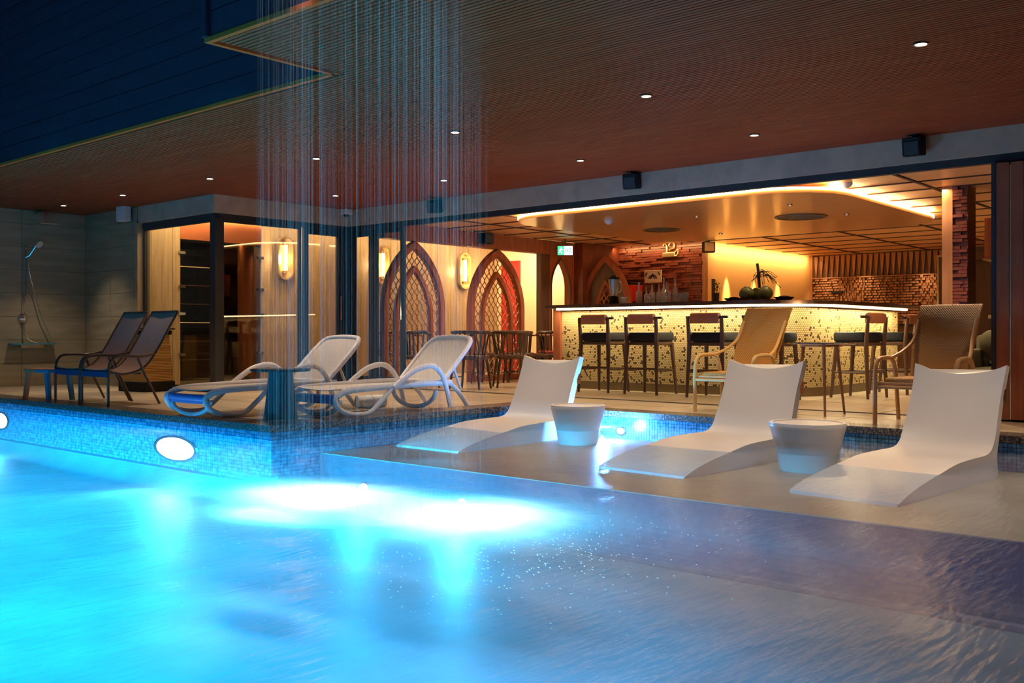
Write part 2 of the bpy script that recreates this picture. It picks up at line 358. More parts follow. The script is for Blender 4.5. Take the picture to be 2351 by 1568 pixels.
# floor slab with recessed joints, then every tile as a part of it
fl = MB()
fl.box(-14.45, -6.70, 4.74, 9.1, -.20, -.012); fl.box(-6.70, 1.2, 7.84, 9.1, -.20, -.012); fl.box(-16.5, 1.2, 9.1, 19.3, -.20, -.012)
floor = struct(fl.build('floor', M['joint']))
def tiles(x0, x1, y0, y1, tx, ty, j=.008, m='floor', off=True):
    y = y0; row = 0
    while y < y1 - .02:
        ye = min(y + ty, y1); x = x0 - (tx/2 if off and row % 2 else 0)
        while x < x1 - .02:
            a, b = max(x, x0), min(x + tx, x1)
            if b - a > .05: MB().box(a + j/2, b - j/2, y + j/2, ye - j/2, -.03, random.uniform(-.0015, .0005)).build('tile', M[m], floor)
            x += tx
        y = ye; row += 1
tiles(-14.45, -7.0, 5.0, 6.9, 1.2, .63); tiles(-10.98, -7.0, 6.9, 9.1, 1.2, .55)
tiles(-7.0, 1.2, 8.1, 9.1, 1.2, .5)
tiles(-12.98, -11.05, 6.95, 9.1, 1.0, .54)
tiles(-12.98, 1.2, 9.1, 14.9, 1.2, .645)
tiles(-8.4, -1.0, 14.9, 19.2, 1.2, .86)
# granite coping stones round the pool edge, each a part of the pool
pb = MB()
ZF = -.65
pb.box(-15, 3.5, -1.1, 5.2, ZF - .1, ZF)                       # deep floor
basin = struct(pb.build('pool_basin', M['pool']))
MB().box(-6.66, 3.5, 5.2, 7.8, ZF, -.27).build('ledge_block', M['ledge_face'], basin)
def fillet(y, x0, x1, r, m, nm):
    # concave curved foot where a wall at y meets the floor (wall on the +y side)
    q = [(y - r + r*math.sin(a), ZF + r - r*math.cos(a)) for a in [PI/2*k/10 for k in range(11)]]
    MB().prism([(y + .01, ZF - .02), (y - r, ZF - .02)] + q, x0, x1, 'x').build(nm, M[m], basin)
fillet(4.76, -14.45, -6.64, .24, 'pool', 'curved_foot'); fillet(5.2, -6.64, 3.5, .22, 'ledge_face', 'ledge_foot')
MB().box(-15, 3.5, -1.3, -.05, -.10, 0).build('near_light_hood', M['granite'], basin)  # unseen hood and lip added to keep lamp light off the ceiling
MB().box(-15, 3.5, -.10, -.05, -.20, -.10).build('light_hood_lip', M['granite'], basin)
MB().box(-6.64, 3.5, 5.201, 7.79, -.269, -.262).build('ledge_top', M['ledge'], basin)
w = MB(); w.box(-14.45, -6.72, 4.76, 5.0, ZF, -.06); w.box(-6.95, -6.72, 5.0, 8.05, ZF, -.06); w.box(-6.72, 3.5, 7.86, 8.1, ZF, -.06)
w.box(-15, 3.5, -1.3, -1.1, ZF, .0); w.box(3.5, 3.7, -1.3, 8.0, ZF, 0); w.box(-15.2, -15, -1.3, 4.7, ZF, 0)
w.build('basin_wall', M['pool'], basin)
def coping(x0, x1, y0, y1, along):
    L = (x1 - x0) if along == 'x' else (y1 - y0); n = max(1, round(L/.62)); s = L/n
    for k in range(n):
        if along == 'x': b = MB().box(x0 + k*s + .002, x0 + (k + 1)*s - .002, y0, y1, -.055, random.uniform(-.001, .001))
        else: b = MB().box(x0, x1, y0 + k*s + .002, y0 + (k + 1)*s - .002, -.055, random.uniform(-.001, .001))
        b.build('coping_stone', M['granite'], basin)
coping(-14.45, -6.66, 4.70, 5.0, 'x'); coping(-7.0, -6.66, 5.0, 8.1, 'y'); coping(-6.66, 1.2, 7.80, 8.1, 'x')
# small waterline mosaics: real little tiles, joined
mo = MB(); mk = MB(); p = .030; g = .004
mk.box(-14.45, -6.69, 4.735, 4.76, -.50, -.055); mk.box(-6.72, -6.695, 4.735, 7.84, -.50, -.055); mk.box(-6.695, 1.2, 7.835, 7.86, -.50, -.055)
for r in range(14):
    z1 = -.062 - r*p; z0 = z1 - p + g
    for k in range(int(7.75/p)): x = -6.69 - k*p; mo.box(x - p + g, x, 4.728, 4.737, z0, z1)
    for k in range(int(3.1/p)): y = 4.735 + k*p; mo.box(-6.697, -6.688, y, y + p - g, z0, z1)
    for k in range(int(7.85/p)): x = -6.68 + k*p; mo.box(x, x + p - g, 7.828, 7.837, z0, z1)
o = mk.build('mosaic_bed', M['mosaic_grout'], basin)
o = mo.build('waterline_mosaic', M['mosaic'], basin); o['kind'] = 'stuff'
# water surface with slow swells and finer ripples around the rainfall
wv = MB(); nx, ny = 190, 120; X0, X1, Y0, Y1 = -15, 3.5, -1.1, 7.828
def wz(x, y):
    d = math.hypot(x + 3.7, (y - 3.1)*1.1)
    f = .006*math.exp(-(d/1.6)**2)*math.sin(d*16) + .0025*math.sin(x*2.1 + y*3.3) + .002*math.sin(-x*3.7 + y*5.1 + 1)
    return -.13 + f
idx = {}
for j in range(ny + 1):
    for i in range(nx + 1):
        x = X0 + (X1 - X0)*i/nx; y = Y0 + (Y1 - Y0)*j/ny; idx[i, j] = len(wv.v); wv.v.append((x, y, wz(x, y)))
for j in range(ny):
    for i in range(nx):
        cx = X0 + (X1 - X0)*(i + .5)/nx; cy = Y0 + (Y1 - Y0)*(j + .5)/ny
        if cx < -6.66 and cy > 4.74: continue
        wv.f.append((idx[i, j], idx[i+1, j], idx[i+1, j+1], idx[i, j+1]))
tag(wv.build('pool_water', M['water'], smooth=True, fix=False), 'clear rippled water filling the pool, glowing cyan on the left and dusky purple on the right', 'water', kind='stuff')
# pool lamps in the walls
def pool_lamp(loc, face, label, r=.13):
    t = thing('pool_lamp', loc, 0, label, 'pool light', 'underwater pool lamps')
    ax = face
    a = MB().lathe([(r + .012, 0), (r + .012, .02), (r, .025)], 20); b = MB().lathe([(r, .02), (r*.7, .035), (.01, .04)], 20)
    for mb, nm, mm in ((a, 'lamp_ring', 'chrome'), (b, 'lens', 'poolamp')):
        o = mb.build(nm, M[mm], t); o.rotation_euler = (PI/2, 0, 0) if ax == '-y' else (-PI/2, 0, 0)
    t.scale = (2.4 if r > .14 else 1.5 if r > .1 else 1, 1, .75)  # stretched sideways so the lens shape carries the wide glare
    return t
pool_lamp((-8.14, 4.728, -.30), '-y', 'underwater lamp glaring white below the deck edge left of the round table', .15)
pool_lamp((-12.0, 4.728, -.27), '-y', 'underwater lamp glowing at the far left edge of the picture')
pool_lamp((-5.35, 7.83, -.19), '-y', 'tiny underwater lamp in the wall behind the left white bucket table', .045)
for x, s_ in ((-3.2, 'second from the right'), (-4.2, 'between the second and third'), (-5.2, 'third from the right'), (-8.0, 'fourth from the right'), (-11.0, 'farthest left'), (2.2, 'farthest right')):
    pool_lamp((x, -1.1, -.22), '+y', 'added underwater lamp on the near pool wall out of the picture, ' + s_)
# ------------------------------------------------------------------ soffit: dark backing + slats running left-right
sf = MB()
sf.box(-14.65, -5.29, 4.28, 9.25, ZC + .03, ZC + .12); sf.box(-5.29, 2.4, 3.31, 9.25, ZC + .03, ZC + .12)
ceiling = struct(sf.build('ceiling', M['slat_back']))
sl = MB(); y = 3.33
while y < 9.1:
    sl.box(-5.25 if y < 4.30 else -14.45, 2.4, y, y + .026, ZC, ZC + .032); y += .040
o = sl.build('soffit_slats', M['slat'], ceiling); o['kind'] = 'stuff'
tr = MB(); e = .035
tr.box(-14.65, -5.29 + e, 4.28 - e, 4.28, ZC - .006, ZC + .022); tr.box(-5.29 - e, -5.29, 3.31 - e, 4.28, ZC - .006, ZC + .022); tr.box(-5.29, 2.4, 3.31 - e, 3.31, ZC - .006, ZC + .022)
struct(tr.build('trim_1', M['edge_wood']))
# upper storey above the opening: navy horizontal boards
wu = struct(MB().box(-14.65, -5.27, 4.32, 4.5, ZC + .12, 6.0).build('wall_upper', M['joint']))
MB().box(-5.27, 2.4, 3.36, 3.5, ZC + .12, 6.0).build('upper_backing', M['joint'], wu)
MB().box(-5.33, -5.27, 3.25, 3.31, ZC + .024, 6.0).build('corner_post', M['navy'], wu)
z = ZC + .024
while z < 5.9:
    MB().box(-14.65, -5.27, 4.25, 4.279, z, z + .152).build('board', M['navy'], wu)
    MB().box(-5.27, 2.4, 3.28, 3.309, z, z + .152).build('board', M['navy'], wu); z += .16
# rainfall head high on the upper wall (above the picture)
for x, s_ in ((-6.05, 'left'), (-4.95, 'right')):
    pool_lamp((x, 5.195, -.50), '-y', 'added underwater lamp in the ledge wall hidden by the foam, ' + s_ + ' of the two', .055)
for x, y, z, tg, p_, sp_ in ADDED_FLOODS:
    t = thing('added_flood', (x, y, z), 0, 'added cyan flood lamp on the upper wall above the picture, ' + ('over the foam' if x > -4 else 'over the deck corner' if x > -7 else 'farther left'), 'flood light')
    MB().lathe([(.05, .02), (.085, .04), (.085, .14), (.04, .16)], 18).build('housing', M['metal'], t, True); MB().box(-.02, .02, .05, .39 if x < -5 else .22, .08, .11).build('bracket', M['metal'], t)
t = thing('rain_shower', (-3.6, 3.1, 3.2), 0, 'overhead rain shower panel that pours the curtain of water into the pool', 'rain shower')
MB().rbox(-.68, .68, -.18, .17, .003, .05, .03).build('nozzle_panel', M['chrome'], t)
MB().box(-.03, .03, .155, .175, -.05, .12).box(-.03, .03, 0, .17, .05, .09).build('wall_bracket', M['chrome'], t)
rn = MB()
for k in range(360):
    u = random.random()
    if k < 70: x = random.gauss(-4.24, .03)  # threads bunched at two spots stand in for light beams
    elif k < 130: x = random.gauss(-2.98, .035)
    else: x = random.uniform(-4.25, -2.96)
    yy = random.uniform(2.93, 3.24); r = random.uniform(.0010, .0022)
    za = 3.2; dx = random.gauss(-.0, .015)
    rn.tube([(x, yy, za), (x + dx, yy, -.125)], [r*.7, r*1.25], 3)
tag(rn.build('falling_water', M['rain']), 'fine threads of water falling in front of the loungers like rain', 'waterfall', kind='stuff')
fm = MB(); nx, ny = 70, 50; dens = []
for j in range(ny + 1):
    for i in range(nx + 1):
        x = -5.6 + 3.4*i/nx; y = 1.9 + 2.4*j/ny; fm.v.append((x, y, wz(x, y) + .004))
        a = math.exp(-(((x + 4.2)/.80)**2 + ((y - 3.32)/.34)**2)**1.0) + 1.0*math.exp(-(((x + 3.25)/.48)**2 + ((y - 3.42)/.44)**2)**1.0) + .85*math.exp(-(((x + 3.95)/.30)**2 + ((y - 2.75)/.13)**2)**1.2)
        ed = min(1, min(i, nx - i)/4)*min(1, min(j, ny - j)/4)
        dens.append(min(1.3, a*1.25)*ed)
for j in range(ny):
    for i in range(nx): fm.f.append((j*(nx+1)+i, j*(nx+1)+i+1, (j+1)*(nx+1)+i+1, (j+1)*(nx+1)+i))
o = fm.build('foam', M['foam'], smooth=True, fix=False)
at = o.data.attributes.new('foam_amount', 'FLOAT', 'POINT')
for i, d in enumerate(dens): at.data[i].value = d
tag(o, 'white foam churned up where the falling water hits the pool', 'foam', kind='stuff')
dr = MB()
for k in range(700):
    a = random.uniform(0, 2*PI); q = random.gauss(.85, .33)
    x = -3.15 + q*math.cos(a)*1.0; y = 3.0 + q*math.sin(a)*.8 - .15
    if random.random() < .6: x = random.gauss(-2.45, .35); y = random.gauss(3.1, .5) - .2
    r = random.uniform(.001, .003); z = wz(x, y) + random.uniform(0, .02)
    dr.add([(x - r*2, y, z), (x + r*2, y, z), (x, y - r, z), (x, y + r, z), (x, y, z - r*.7), (x, y, z + r*.7)], [(0, 2, 5), (2, 1, 5), (1, 3, 5), (3, 0, 5), (2, 0, 4), (1, 2, 4), (3, 1, 4), (0, 3, 4)])
tag(dr.build('splash_drops', M['white']), 'tiny bright splash drops scattered right of the foam', 'splash', kind='stuff')
# ------------------------------------------------------------------ stone shower walls
def tilewall(name, axis, c, a0, a1, sign, dx=.9, dz=.335, zt=ZC):
    b = MB()
    if axis == 'x': b.box(c - .2, c - .012, a0, a1, -.2, zt + .1)
    else: b.box(a0, a1, c + .012, c + .2, -.2, zt + .1)
    wl = struct(b.build(name, M['grout']))
    r = 0; z = 0
    while z < zt - .02:
        a = a0 - (dx/2 if r % 2 else 0)*0
        while a < a1 - .02:
            e0, e1 = max(a, a0) + .003, min(a + dx, a1) - .003; z1 = min(z + dz, zt) - .005; q = random.uniform(0, .002)
            m = MB().box(c - .014, c + q, e0, e1, z, z1) if axis == 'x' else MB().box(e0, e1, c - q, c + .014, z, z1)
            m.build('stone_tile', M['stone'], wl); a += dx
        z += dz; r += 1
    return wl
tilewall('wall_left', 'x', -14.45, 3.1, 6.88, 1, .95)
tilewall('wall_rear_left', 'y', 6.88, -14.45, -12.92, -1, .78)
struct(MB().box(-12.92, -12.86, 6.86, 6.98, 0, 2.31).build('trim_2', M['pale_wood']))
# fascia under the soffit
h = MB(); h.box(-12.92, -10.9, 6.90, 7.02, 2.31, ZC + .03); h.box(-11.12, -11.0, 7.02, 9.1, 2.31, ZC + .03); h.box(-11.12, 2.4, 9.10, 9.24, 2.31, ZC + .03)
h = MB(); h.box(-12.92, -11.0, 6.90, 7.02, 2.31, ZC + .03); h.box(-11.12, -11.0, 7.02, 9.22, 2.31, ZC + .03); h.box(-11.0, 2.4, 9.10, 9.22, 2.31, ZC + .03)
struct(h.build('wall_fascia', M['render']))
tm = MB(); tm.box(-12.9, -11.03, 6.93, 7.01, 2.24, 2.31); tm.box(-11.10, -11.02, 7.01, 9.2, 2.24, 2.31); tm.box(-11.02, 2.4, 9.13, 9.20, 2.24, 2.31)
struct(tm.build('trim_3', M['metal']))
struct(MB().box(-12.9, -11.05, 6.94, 7.0, 0, .03).box(-11.09, -11.04, 7.0, 9.12, 0, .03).box(-11.0, -10.45, 9.13, 9.19, 0, .03).box(-9.9, 1.2, 9.13, 9.19, 0, .006).build('baseboard_front', M['metal']))
def window(n, axis, c, a0, a1, z0=.03, z1=2.24, f=.05, fb=None, kind='window', handle=False):
    """metal frame and pane; axis 'y': plane y=c spanning x, 'x': plane x=c spanning y"""
    def B(mb, p0, p1, q0, q1, th): return mb.box(p0, p1, c - th, c + th, q0, q1) if axis == 'y' else mb.box(c - th, c + th, p0, p1, q0, q1)
    fb = fb or f; m = MB(); th = .022
    B(m, a0, a0 + f, z0, z1, th); B(m, a1 - f, a1, z0, z1, th); B(m, a0 + f, a1 - f, z0, z0 + fb, th); B(m, a0 + f, a1 - f, z1 - f, z1, th)
    fr = struct(m.build('%s_%d' % (kind, n), M['metal']))
    B(MB(), a0 + f, a1 - f, z0 + fb, z1 - f, .004).build('pane', M['glass'], fr)
    if handle:
        hh = MB(); yy = a1 - f/2
        if axis == 'y': hh.box(yy - .012, yy + .012, c - .06, c - .045, .95, 1.30).box(yy - .008, yy + .008, c - .05, c - th, .97, .99).box(yy - .008, yy + .008, c - .05, c - th, 1.26, 1.28)
        else: hh.box(c + .045, c + .06, yy - .012, yy + .012, .95, 1.30).box(c + th, c + .05, yy - .008, yy + .008, .97, .99).box(c + th, c + .05, yy - .008, yy + .008, 1.26, 1.28)
        hh.build('handle', M['chrome'], fr)
    return fr
window(1, 'y', 6.97, -12.86, -11.12, f=.035)
struct(MB().box(-11.12, -11.0, 6.92, 7.04, 0, 2.25).build('trim_4', M['metal']))
window(2, 'x', -11.06, 7.04, 8.30, f=.035)
window(3, 'x', -11.06, 8.34, 9.02, f=.085, fb=.12, handle=True)
struct(MB().box(-11.14, -11.0, 9.03, 9.22, 0, 2.25).build('trim_5', M['metal']))
window(4, 'y', 9.16, -10.99, -10.50, f=.09, fb=.12)
window(5, 'y', 9.16, -10.49, -9.86, f=.07, fb=.12, handle=True)
# ------------------------------------------------------------------ corridor behind the arches (x -13 .. -10.45)
wc = struct(MB().box(-13.2, -13.02, 6.95, 7.60, 0, 2.7).box(-13.2, -13.02, 9.0, 14.7, 0, 2.7).box(-13.2, -13.02, 7.6, 9.0, 2.15, 2.7).build('wall_corridor', M['dk_wood']))
def planks(y0, y1, w=.17):
    y = y0
    while y < y1 - .02:
        e = min(y + w, y1); MB().box(-13.02, -13.0 + random.uniform(0, .004), y + .002, e - .002, 0, 2.6).build('plank', M['pale_wood'], wc); y = e
planks(6.97, 7.60); planks(9.0, 14.6)
MB().box(-13.02, -12.995, 7.6, 9.0, 2.15, 2.6).build('transom_panel', M['copper'], wc)
struct(MB().box(-13.2, -10.45, 14.6, 14.75, 0, 2.7).build('wall_corridor_end', M['cream']))
struct(MB().box(-13.2, -11.13, 7.03, 9.22, 2.60, 2.68).box(-13.2, -10.5, 9.22, 14.7, 2.60, 2.68).build('ceiling_2', M['panel_wood']))
# dim room behind the glass door
rm = struct(MB().box(-16.4, -16.2, 6.95, 10.5, 0, 2.7).box(-16.3, -13.2, 7.0, 7.1, 0, 2.6).box(-16.3, -13.2, 10.3, 10.5, 0, 2.7).box(-16.4, -13.2, 6.9, 10.5, 2.5, 2.7).build('wall_store', M['dk_wood']))
# glass door with patch hinges on both jambs
gd = struct(MB().box(-13.005, -12.995, 7.64, 8.30, .02, 2.12).build('door_1', M['glass']))
for z in (.45, 1.05, 1.45, 1.95):
    MB().box(-13.03, -12.97, 8.93, 9.03, z - .02, z + .02).build('hinge', M['chrome'], gd)
    MB().box(-13.03, -12.97, 7.57, 7.67, z - .02, z + .02).build('hinge', M['chrome'], gd)
MB().tube([(-12.95, 8.22, .8), (-12.95, 8.22, 1.4)], .012).build('handle', M['chrome'], gd)
def cabinet(name, loc, w, d, hh, label, m='copper', cat='cabinet'):
    t = thing(name, loc, 0, label, cat)
    MB().box(-w/2, w/2, -d/2, d/2, .06, hh).build('body', M[m], t); MB().box(-w/2 + .02, w/2 - .02, -d/2 + .02, d/2 - .02, 0, .06).build('plinth', M['black'], t)
    MB().box(-w/2 - .01, w/2 + .01, -d/2 - .01, d/2 + .01, hh, hh + .03).build('cornice', M['dk_wood'], t); return t
t = thing('copper_column', (-13.9, 7.9, 0), 0, 'glowing copper column inside the glass door on its left side', 'column')
MB().lathe([(.16, 0), (.16, 2.5)], 24).build('shaft', M['copper'], t, True); MB().lathe([(.19, 0), (.19, .06)], 24).build('base_ring', M['black'], t)
t = thing('copper_column', (-13.75, 9.35, 0), 0, 'reddish copper column inside the glass door on its right side', 'column')
MB().lathe([(.24, 0), (.24, 2.5)], 24).build('shaft', M['copper'], t, True); MB().lathe([(.27, 0), (.27, .06)], 24).build('base_ring', M['black'], t)
t = thing('wine_cabinet', (-15.4, 8.9, 0), 0, 'dark glass-fronted wine cabinet seen through the glass door', 'cabinet')
MB().box(-.3, .3, -.7, .7, 0, 2.2).build('body', M['black'], t)
MB().box(.31, .34, -.66, .66, .1, 2.1).build('glass_front', M['glass'], t)
for i, z in enumerate((.3, .62, .94, 1.26, 1.58, 1.9)):
    MB().box(.28, .312, -.64, .64, z, z + .015).build('shelf', M['dim'] if i in (2, 5) else M['mid_wood'], t)
# ------------------------------------------------------------------ partition on x = -10.45 : red beam, post, arched doorway
bm_ = struct(MB().box(-10.53, -10.38, 9.25, 13.72, 2.12, ZI).build('wall_beam', M['red_wood']))
pw = MB()
arc = gothic(.56, 1.55, 2.07, 10, 13.33)
pts = [(13.03, 0), arc[0]] + arc[1:-1] + [arc[-1], (13.72, 0), (13.72, 2.12), (13.03, 2.12)]
# wall with an arched hole, as left and right halves
half = len(arc)//2
L = [(13.03, 0)] + arc[:half + 1] + [(13.33, 2.12), (13.03, 2.12)]
R_ = arc[half:] + [(13.72, 0), (13.72, 2.12), (13.33, 2.12)]
def tri_prism(b, poly, a0, a1):
    b.prism(poly, a0, a1, 'x')
def strips(b, arc, edge_u, ztop, a0, a1):
    """fill between a polyline (u,z) and the vertical line u=edge_u up to ztop, quad by quad"""
    for (u0, z0), (u1, z1) in zip(arc[:-1], arc[1:]):
        b.prism([(edge_u, z0), (u0, z0), (u1, z1), (edge_u, z1)], a0, a1, 'x')
    b.prism([(edge_u, arc[-1][1]), (arc[-1][0], arc[-1][1]), (arc[-1][0], ztop), (edge_u, ztop)], a0, a1, 'x')
strips(pw, arc[:half + 1], 13.03, 2.12, -10.52, -10.39); strips(pw, arc[half:][::-1], 13.72, 2.12, -10.52, -10.39)
struct(pw.build('wall_arch', M['red_wood']))
struct(MB().box(-10.50, -10.40, 12.80, 13.03, 0, 2.12).build('trim_6', M['dk_wood']))
inn = [(cy_, z_) for cy_, z_ in gothic(.52, 1.55, 2.04, 10, 13.33)]
struct(MB().band(arc, inn, -10.40, -10.37, 'x').build('trim_7', M['dk_wood']))
struct(MB().box(-10.45, -10.2, 13.72, 14.9, 0, ZI).build('wall_end_left', M['deep_block']))
# ------------------------------------------------------------------ bar room walls
def blocks(parent, m, gen):
    for b in gen: MB().box(*b).build('block', M[m], parent)
wb = struct(MB().box(-10.45, -8.42, 14.90, 15.1, 0, ZI + .1).build('wall_back', M['dk_wood']))
def g1():
    z = 1.02; r = 0
    while z < ZI - .02:
        x = -10.4 - random.uniform(0, .12)
        while x < -8.46:
            L = random.uniform(.16, .32); e = min(x + L, -8.45); a = max(x, -10.4)
            if e - a > .03: yield (a, e - .006, 14.86 - random.choice((0, .012, .028, .045)), 14.90, z, min(z + .039, ZI))
            x += L
        z += .045
blocks(wb, 'deep_block', g1())
MB().box(-10.45, -8.5, 14.86, 14.9, 0, 1.0).build('lower_panel', M['dk_wood'], wb)
MB().box(-8.46, -8.40, 14.83, 14.92, 0, ZI).build('corner_trim', M['mid_wood'], wb)
ws = struct(MB().box(-8.55, -8.41, 14.92, 19.2, 0, ZI + .1).build('wall_right', M['amber_wall']))
wf = struct(MB().box(-8.55, 1.3, 19.20, 19.4, 0, ZI + .1).build('wall_far', M['dk_wood']))
cb_ = MB(); z = .95; r = 0
while z < 1.86:
    x = -8.34; 
    while x < -5.75:
        zone = int((x + 8.34)/.52)
        if zone in (1,): w_, h_ = .024, .052
        elif zone in (4,): w_, h_ = .055, .052
        else: w_, h_ = .048, .040
        d_ = random.choice((0, .012, .03, .045)) if zone != 4 else (.045 if (r + int((x + 8.34)/.062)) % 3 == 0 else .01)
        xo = (.028 if (r % 2 and zone % 2 == 0) else 0)
        cb_.box(x + xo, x + xo + w_, 19.165 - d_, 19.2, z, z + h_ - .006); x += w_ + .010
    z += .052; r += 1
o = cb_.build('carved_blocks', M['mid_wood'], wf); o['kind'] = 'stuff'
for x, zz in ((-7.95, 1.72), (-6.6, 1.05)): MB().box(x, x + .24, 19.10, 19.15, zz - .14, zz - .10).build('shelf_slot', M['black'], wf)
MB().box(-8.36, -5.7, 19.13, 19.2, 1.88, 1.90).build('band_rail', M['mid_wood'], wf)
MB().box(-8.41, -8.35, 19.12, 19.2, 0, ZI).build('end_trim', M['mid_wood'], wf)
MB().box(-5.72, -5.62, 19.10, 19.2, 0, ZI).build('end_trim', M['dk_wood'], wf)
x = -8.33
while x < -5.78:
    MB().prism([(x, 2.34), (x + .085, 2.34), (x + .050, 1.91), (x + .035, 1.91)], 19.16, 19.2).build('wedge_slat', M['mid_wood'], wf)
    x += .112
struct(MB().box(1.2, 1.35, 9.1, 19.4, 0, ZI + .1).build('wall_east', M['dk_wood']))
struct(MB().box(-5.55, -5.52, 18.0, 18.6, 0, 2.12).box(-5.15, -5.12, 18.0, 18.6, 0, 2.12).box(-5.55, -5.12, 18.0, 18.6, 2.12, 2.15).build('door_3', M['pale_wood']))
# ------------------------------------------------------------------ bar room ceiling: wooden panels between dark battens
cb = struct(MB().box(-10.5, 1.3, 9.2, 19.3, ZI + .02, ZI + .1).build('ceiling_3', M['slat_back']))
xs = [-10.36, -8.66, -7.36, -6.06, -4.76, -3.46, -2.16, -.86, .44, 1.2]; ys = [9.22, 9.85, 10.53, 11.13, 11.85, 12.6, 13.35, 14.1, 14.85, 15.6, 16.35, 17.1, 17.85, 18.6, 19.18]
for i in range(len(xs) - 1):
    for j in range(len(ys) - 1):
        if ys[j] > 14.5 and xs[i] < -8.7: continue
        xa = xs[i]; xb = xs[i + 1]
        if ys[j] > 14.5 and i == 1: xa = -8.42
        if i == 0: cells = [(xa, (xa + xb)/2), ((xa + xb)/2, xb)]
        else: cells = [(xa, xb)]
        for a, b in cells:
            MB().box(a + .022, b - .022, ys[j] + .022, ys[j+1] - .022, ZI, ZI + .03).build('ceiling_panel', M['panel_wood'], cb)
for yb in ys[1:-1]: MB().box(-10.38 if yb < 14.5 else -8.4, 1.2, yb - .016, yb + .016, ZI - .010, ZI + .03).build('batten', M['slat_back'], cb)
for xb in xs[1:-1] + [-9.51]: MB().box(xb - .018, xb + .018, 9.2, 14.85 if xb < -8.45 else 19.18, ZI - .012, ZI + .03).build('batten', M['slat_back'], cb)
# dropped rounded canopy with cove light
def rrect(x0, x1, y0, y1, r, n=8, ins=0):
    o = []; x0 += ins; x1 -= ins; y0 += ins; y1 -= ins; r = max(r - ins, .01)
    for cx, cy, a0 in ((x1 - r, y1 - r, 0), (x0 + r, y1 - r, 90), (x0 + r, y0 + r, 180), (x1 - r, y0 + r, 270)):
        for k in range(n + 1): a = math.radians(a0 + 90*k/n); o.append((cx + r*math.cos(a), cy + r*math.sin(a)))
    return o
can = thing('ceiling_canopy', (0, 0, 2.25), 0, 'glossy brown rounded canopy hung over the bar, edged by a bright cove light', 'ceiling panel')
R1 = rrect(-8.6, -4.1, 9.62, 13.8, .75)
MB().prism(R1, 0, .03, 'z').build('soffit_panel', M['satin'], can)
MB().band(R1, rrect(-8.6, -4.1, 9.62, 13.8, .75, ins=.02), .03, .05, 'z', True).build('rim', M['mid_wood'], can)
MB().band(rrect(-8.6, -4.1, 9.62, 13.8, .75, ins=-.012), rrect(-8.6, -4.1, 9.62, 13.8, .75, ins=.02), .036, .060, 'z', True).build('cove_light', M['led2'], can)
MB().prism(rrect(-8.5, -4.2, 9.72, 13.7, .7, ins=.2), .03, .085, 'z').build('hanger_block', M['slat_back'], can)
for nm, (x, y), r, lb in (('round_vent', (-5.3, 11.8), .33, 'large round slotted air vent in the canopy, right of the two'), ('round_vent', (-7.48, 11.95), .27, 'smaller round air vent in the canopy near the brick wall')):
    t = thing(nm, (x, y, 2.25), 0, lb, 'vent', 'round canopy vents')
    MB().band([(r*math.cos(2*PI*k/28), r*math.sin(2*PI*k/28)) for k in range(28)], [((r - .03)*math.cos(2*PI*k/28), (r - .03)*math.sin(2*PI*k/28)) for k in range(28)], -.012, 0, 'z', True).build('ring', M['vent'], t)
    for q in range(-3, 4):
        yy = q*r/4; hw = math.sqrt(max((r - .03)**2 - yy*yy, .001)); MB().box(-hw, hw, yy - .014, yy + .014, -.008, 0).build('louvre', M['vent'], t)
t = thing('smoke_detector', (-7.38, 10.5, 2.25), 0, 'small white smoke detector on the canopy', 'smoke detector')
MB().lathe([(.06, 0), (.06, -.02), (.04, -.045), (.005, -.05)], 18).build('body', M['white'], t, True); MB().lathe([(.03, -.046), (.025, -.056), (.002, -.058)], 12).build('sensor_cap', M['white_rim'], t)
t = thing('smoke_detector', (-4.05, 10.15, ZI), 0, 'white smoke detector beside the right bend of the cove light', 'smoke detector')
MB().lathe([(.06, 0), (.06, -.02), (.04, -.045), (.005, -.05)], 18).build('body', M['white'], t, True); MB().lathe([(.03, -.046), (.025, -.056), (.002, -.058)], 12).build('sensor_cap', M['white_rim'], t)
# ------------------------------------------------------------------ right-hand: woven column, folding doors, sofa
t = thing('block_column', (-3.24, 11.2, 0), 0, 'column faced with stacked dark wooden blocks, right of the back wall', 'column')
MB().box(-.13, -.02, -.10, .25, 0, ZI).build('smooth_side', M['mid_wood'], t); MB().box(-.02, .12, -.06, .25, 0, ZI).build('core', M['dk_wood'], t)
z = 0
while z < 2.34:
    a = random.uniform(-.02, .01); b = random.uniform(.03, .09)
    MB().box(-.02, b, -.06 - random.choice((.01, .03, .045)), -.06, z, z + .032).build('block', M['deep_block'], t)
    MB().box(b + .004, .13, -.06 - random.choice((.01, .03, .045)), -.06, z, z + .032).build('block', M['deep_block'], t); z += .038
t = thing('folding_doors', (-2.3, 9.05, 0), 0, 'stack of folded brown wooden doors at the right end of the opening', 'door')
for k in range(5):
    x = k*.115
    lf = MB().box(x, x + .10, 0, .85, .02, 2.22).build('door_leaf', M['red_wood'], t)
    MB().box(x + .1025, x + .1125, .01, .03, .02, 2.2).build('edge_strip', M['brass'] if k == 0 else M['metal'], t)
MB().box(-.04, -.005, 0, .1, 0, 2.23).build('jamb', M['metal'], t)
t = thing('block_wall', (-3.0, 12.4, 0), 0, 'short wall of stacked reddish blocks behind the column', 'wall')
MB().box(-.12, .5, 0, .1, 0, 1.9).build('core', M['dk_wood'], t)
z = 0
while z < 1.88: 
    MB().box(-.10 + random.uniform(0, .02), .10, -random.choice((.01, .03)), 0, z, z + .042).build('block', M['mid_wood'], t); z += .05
t = thing('wall_cabinet', (-2.75, 12.1, 1.62), 0, 'dark red cabinet hung high beside the column', 'cabinet')
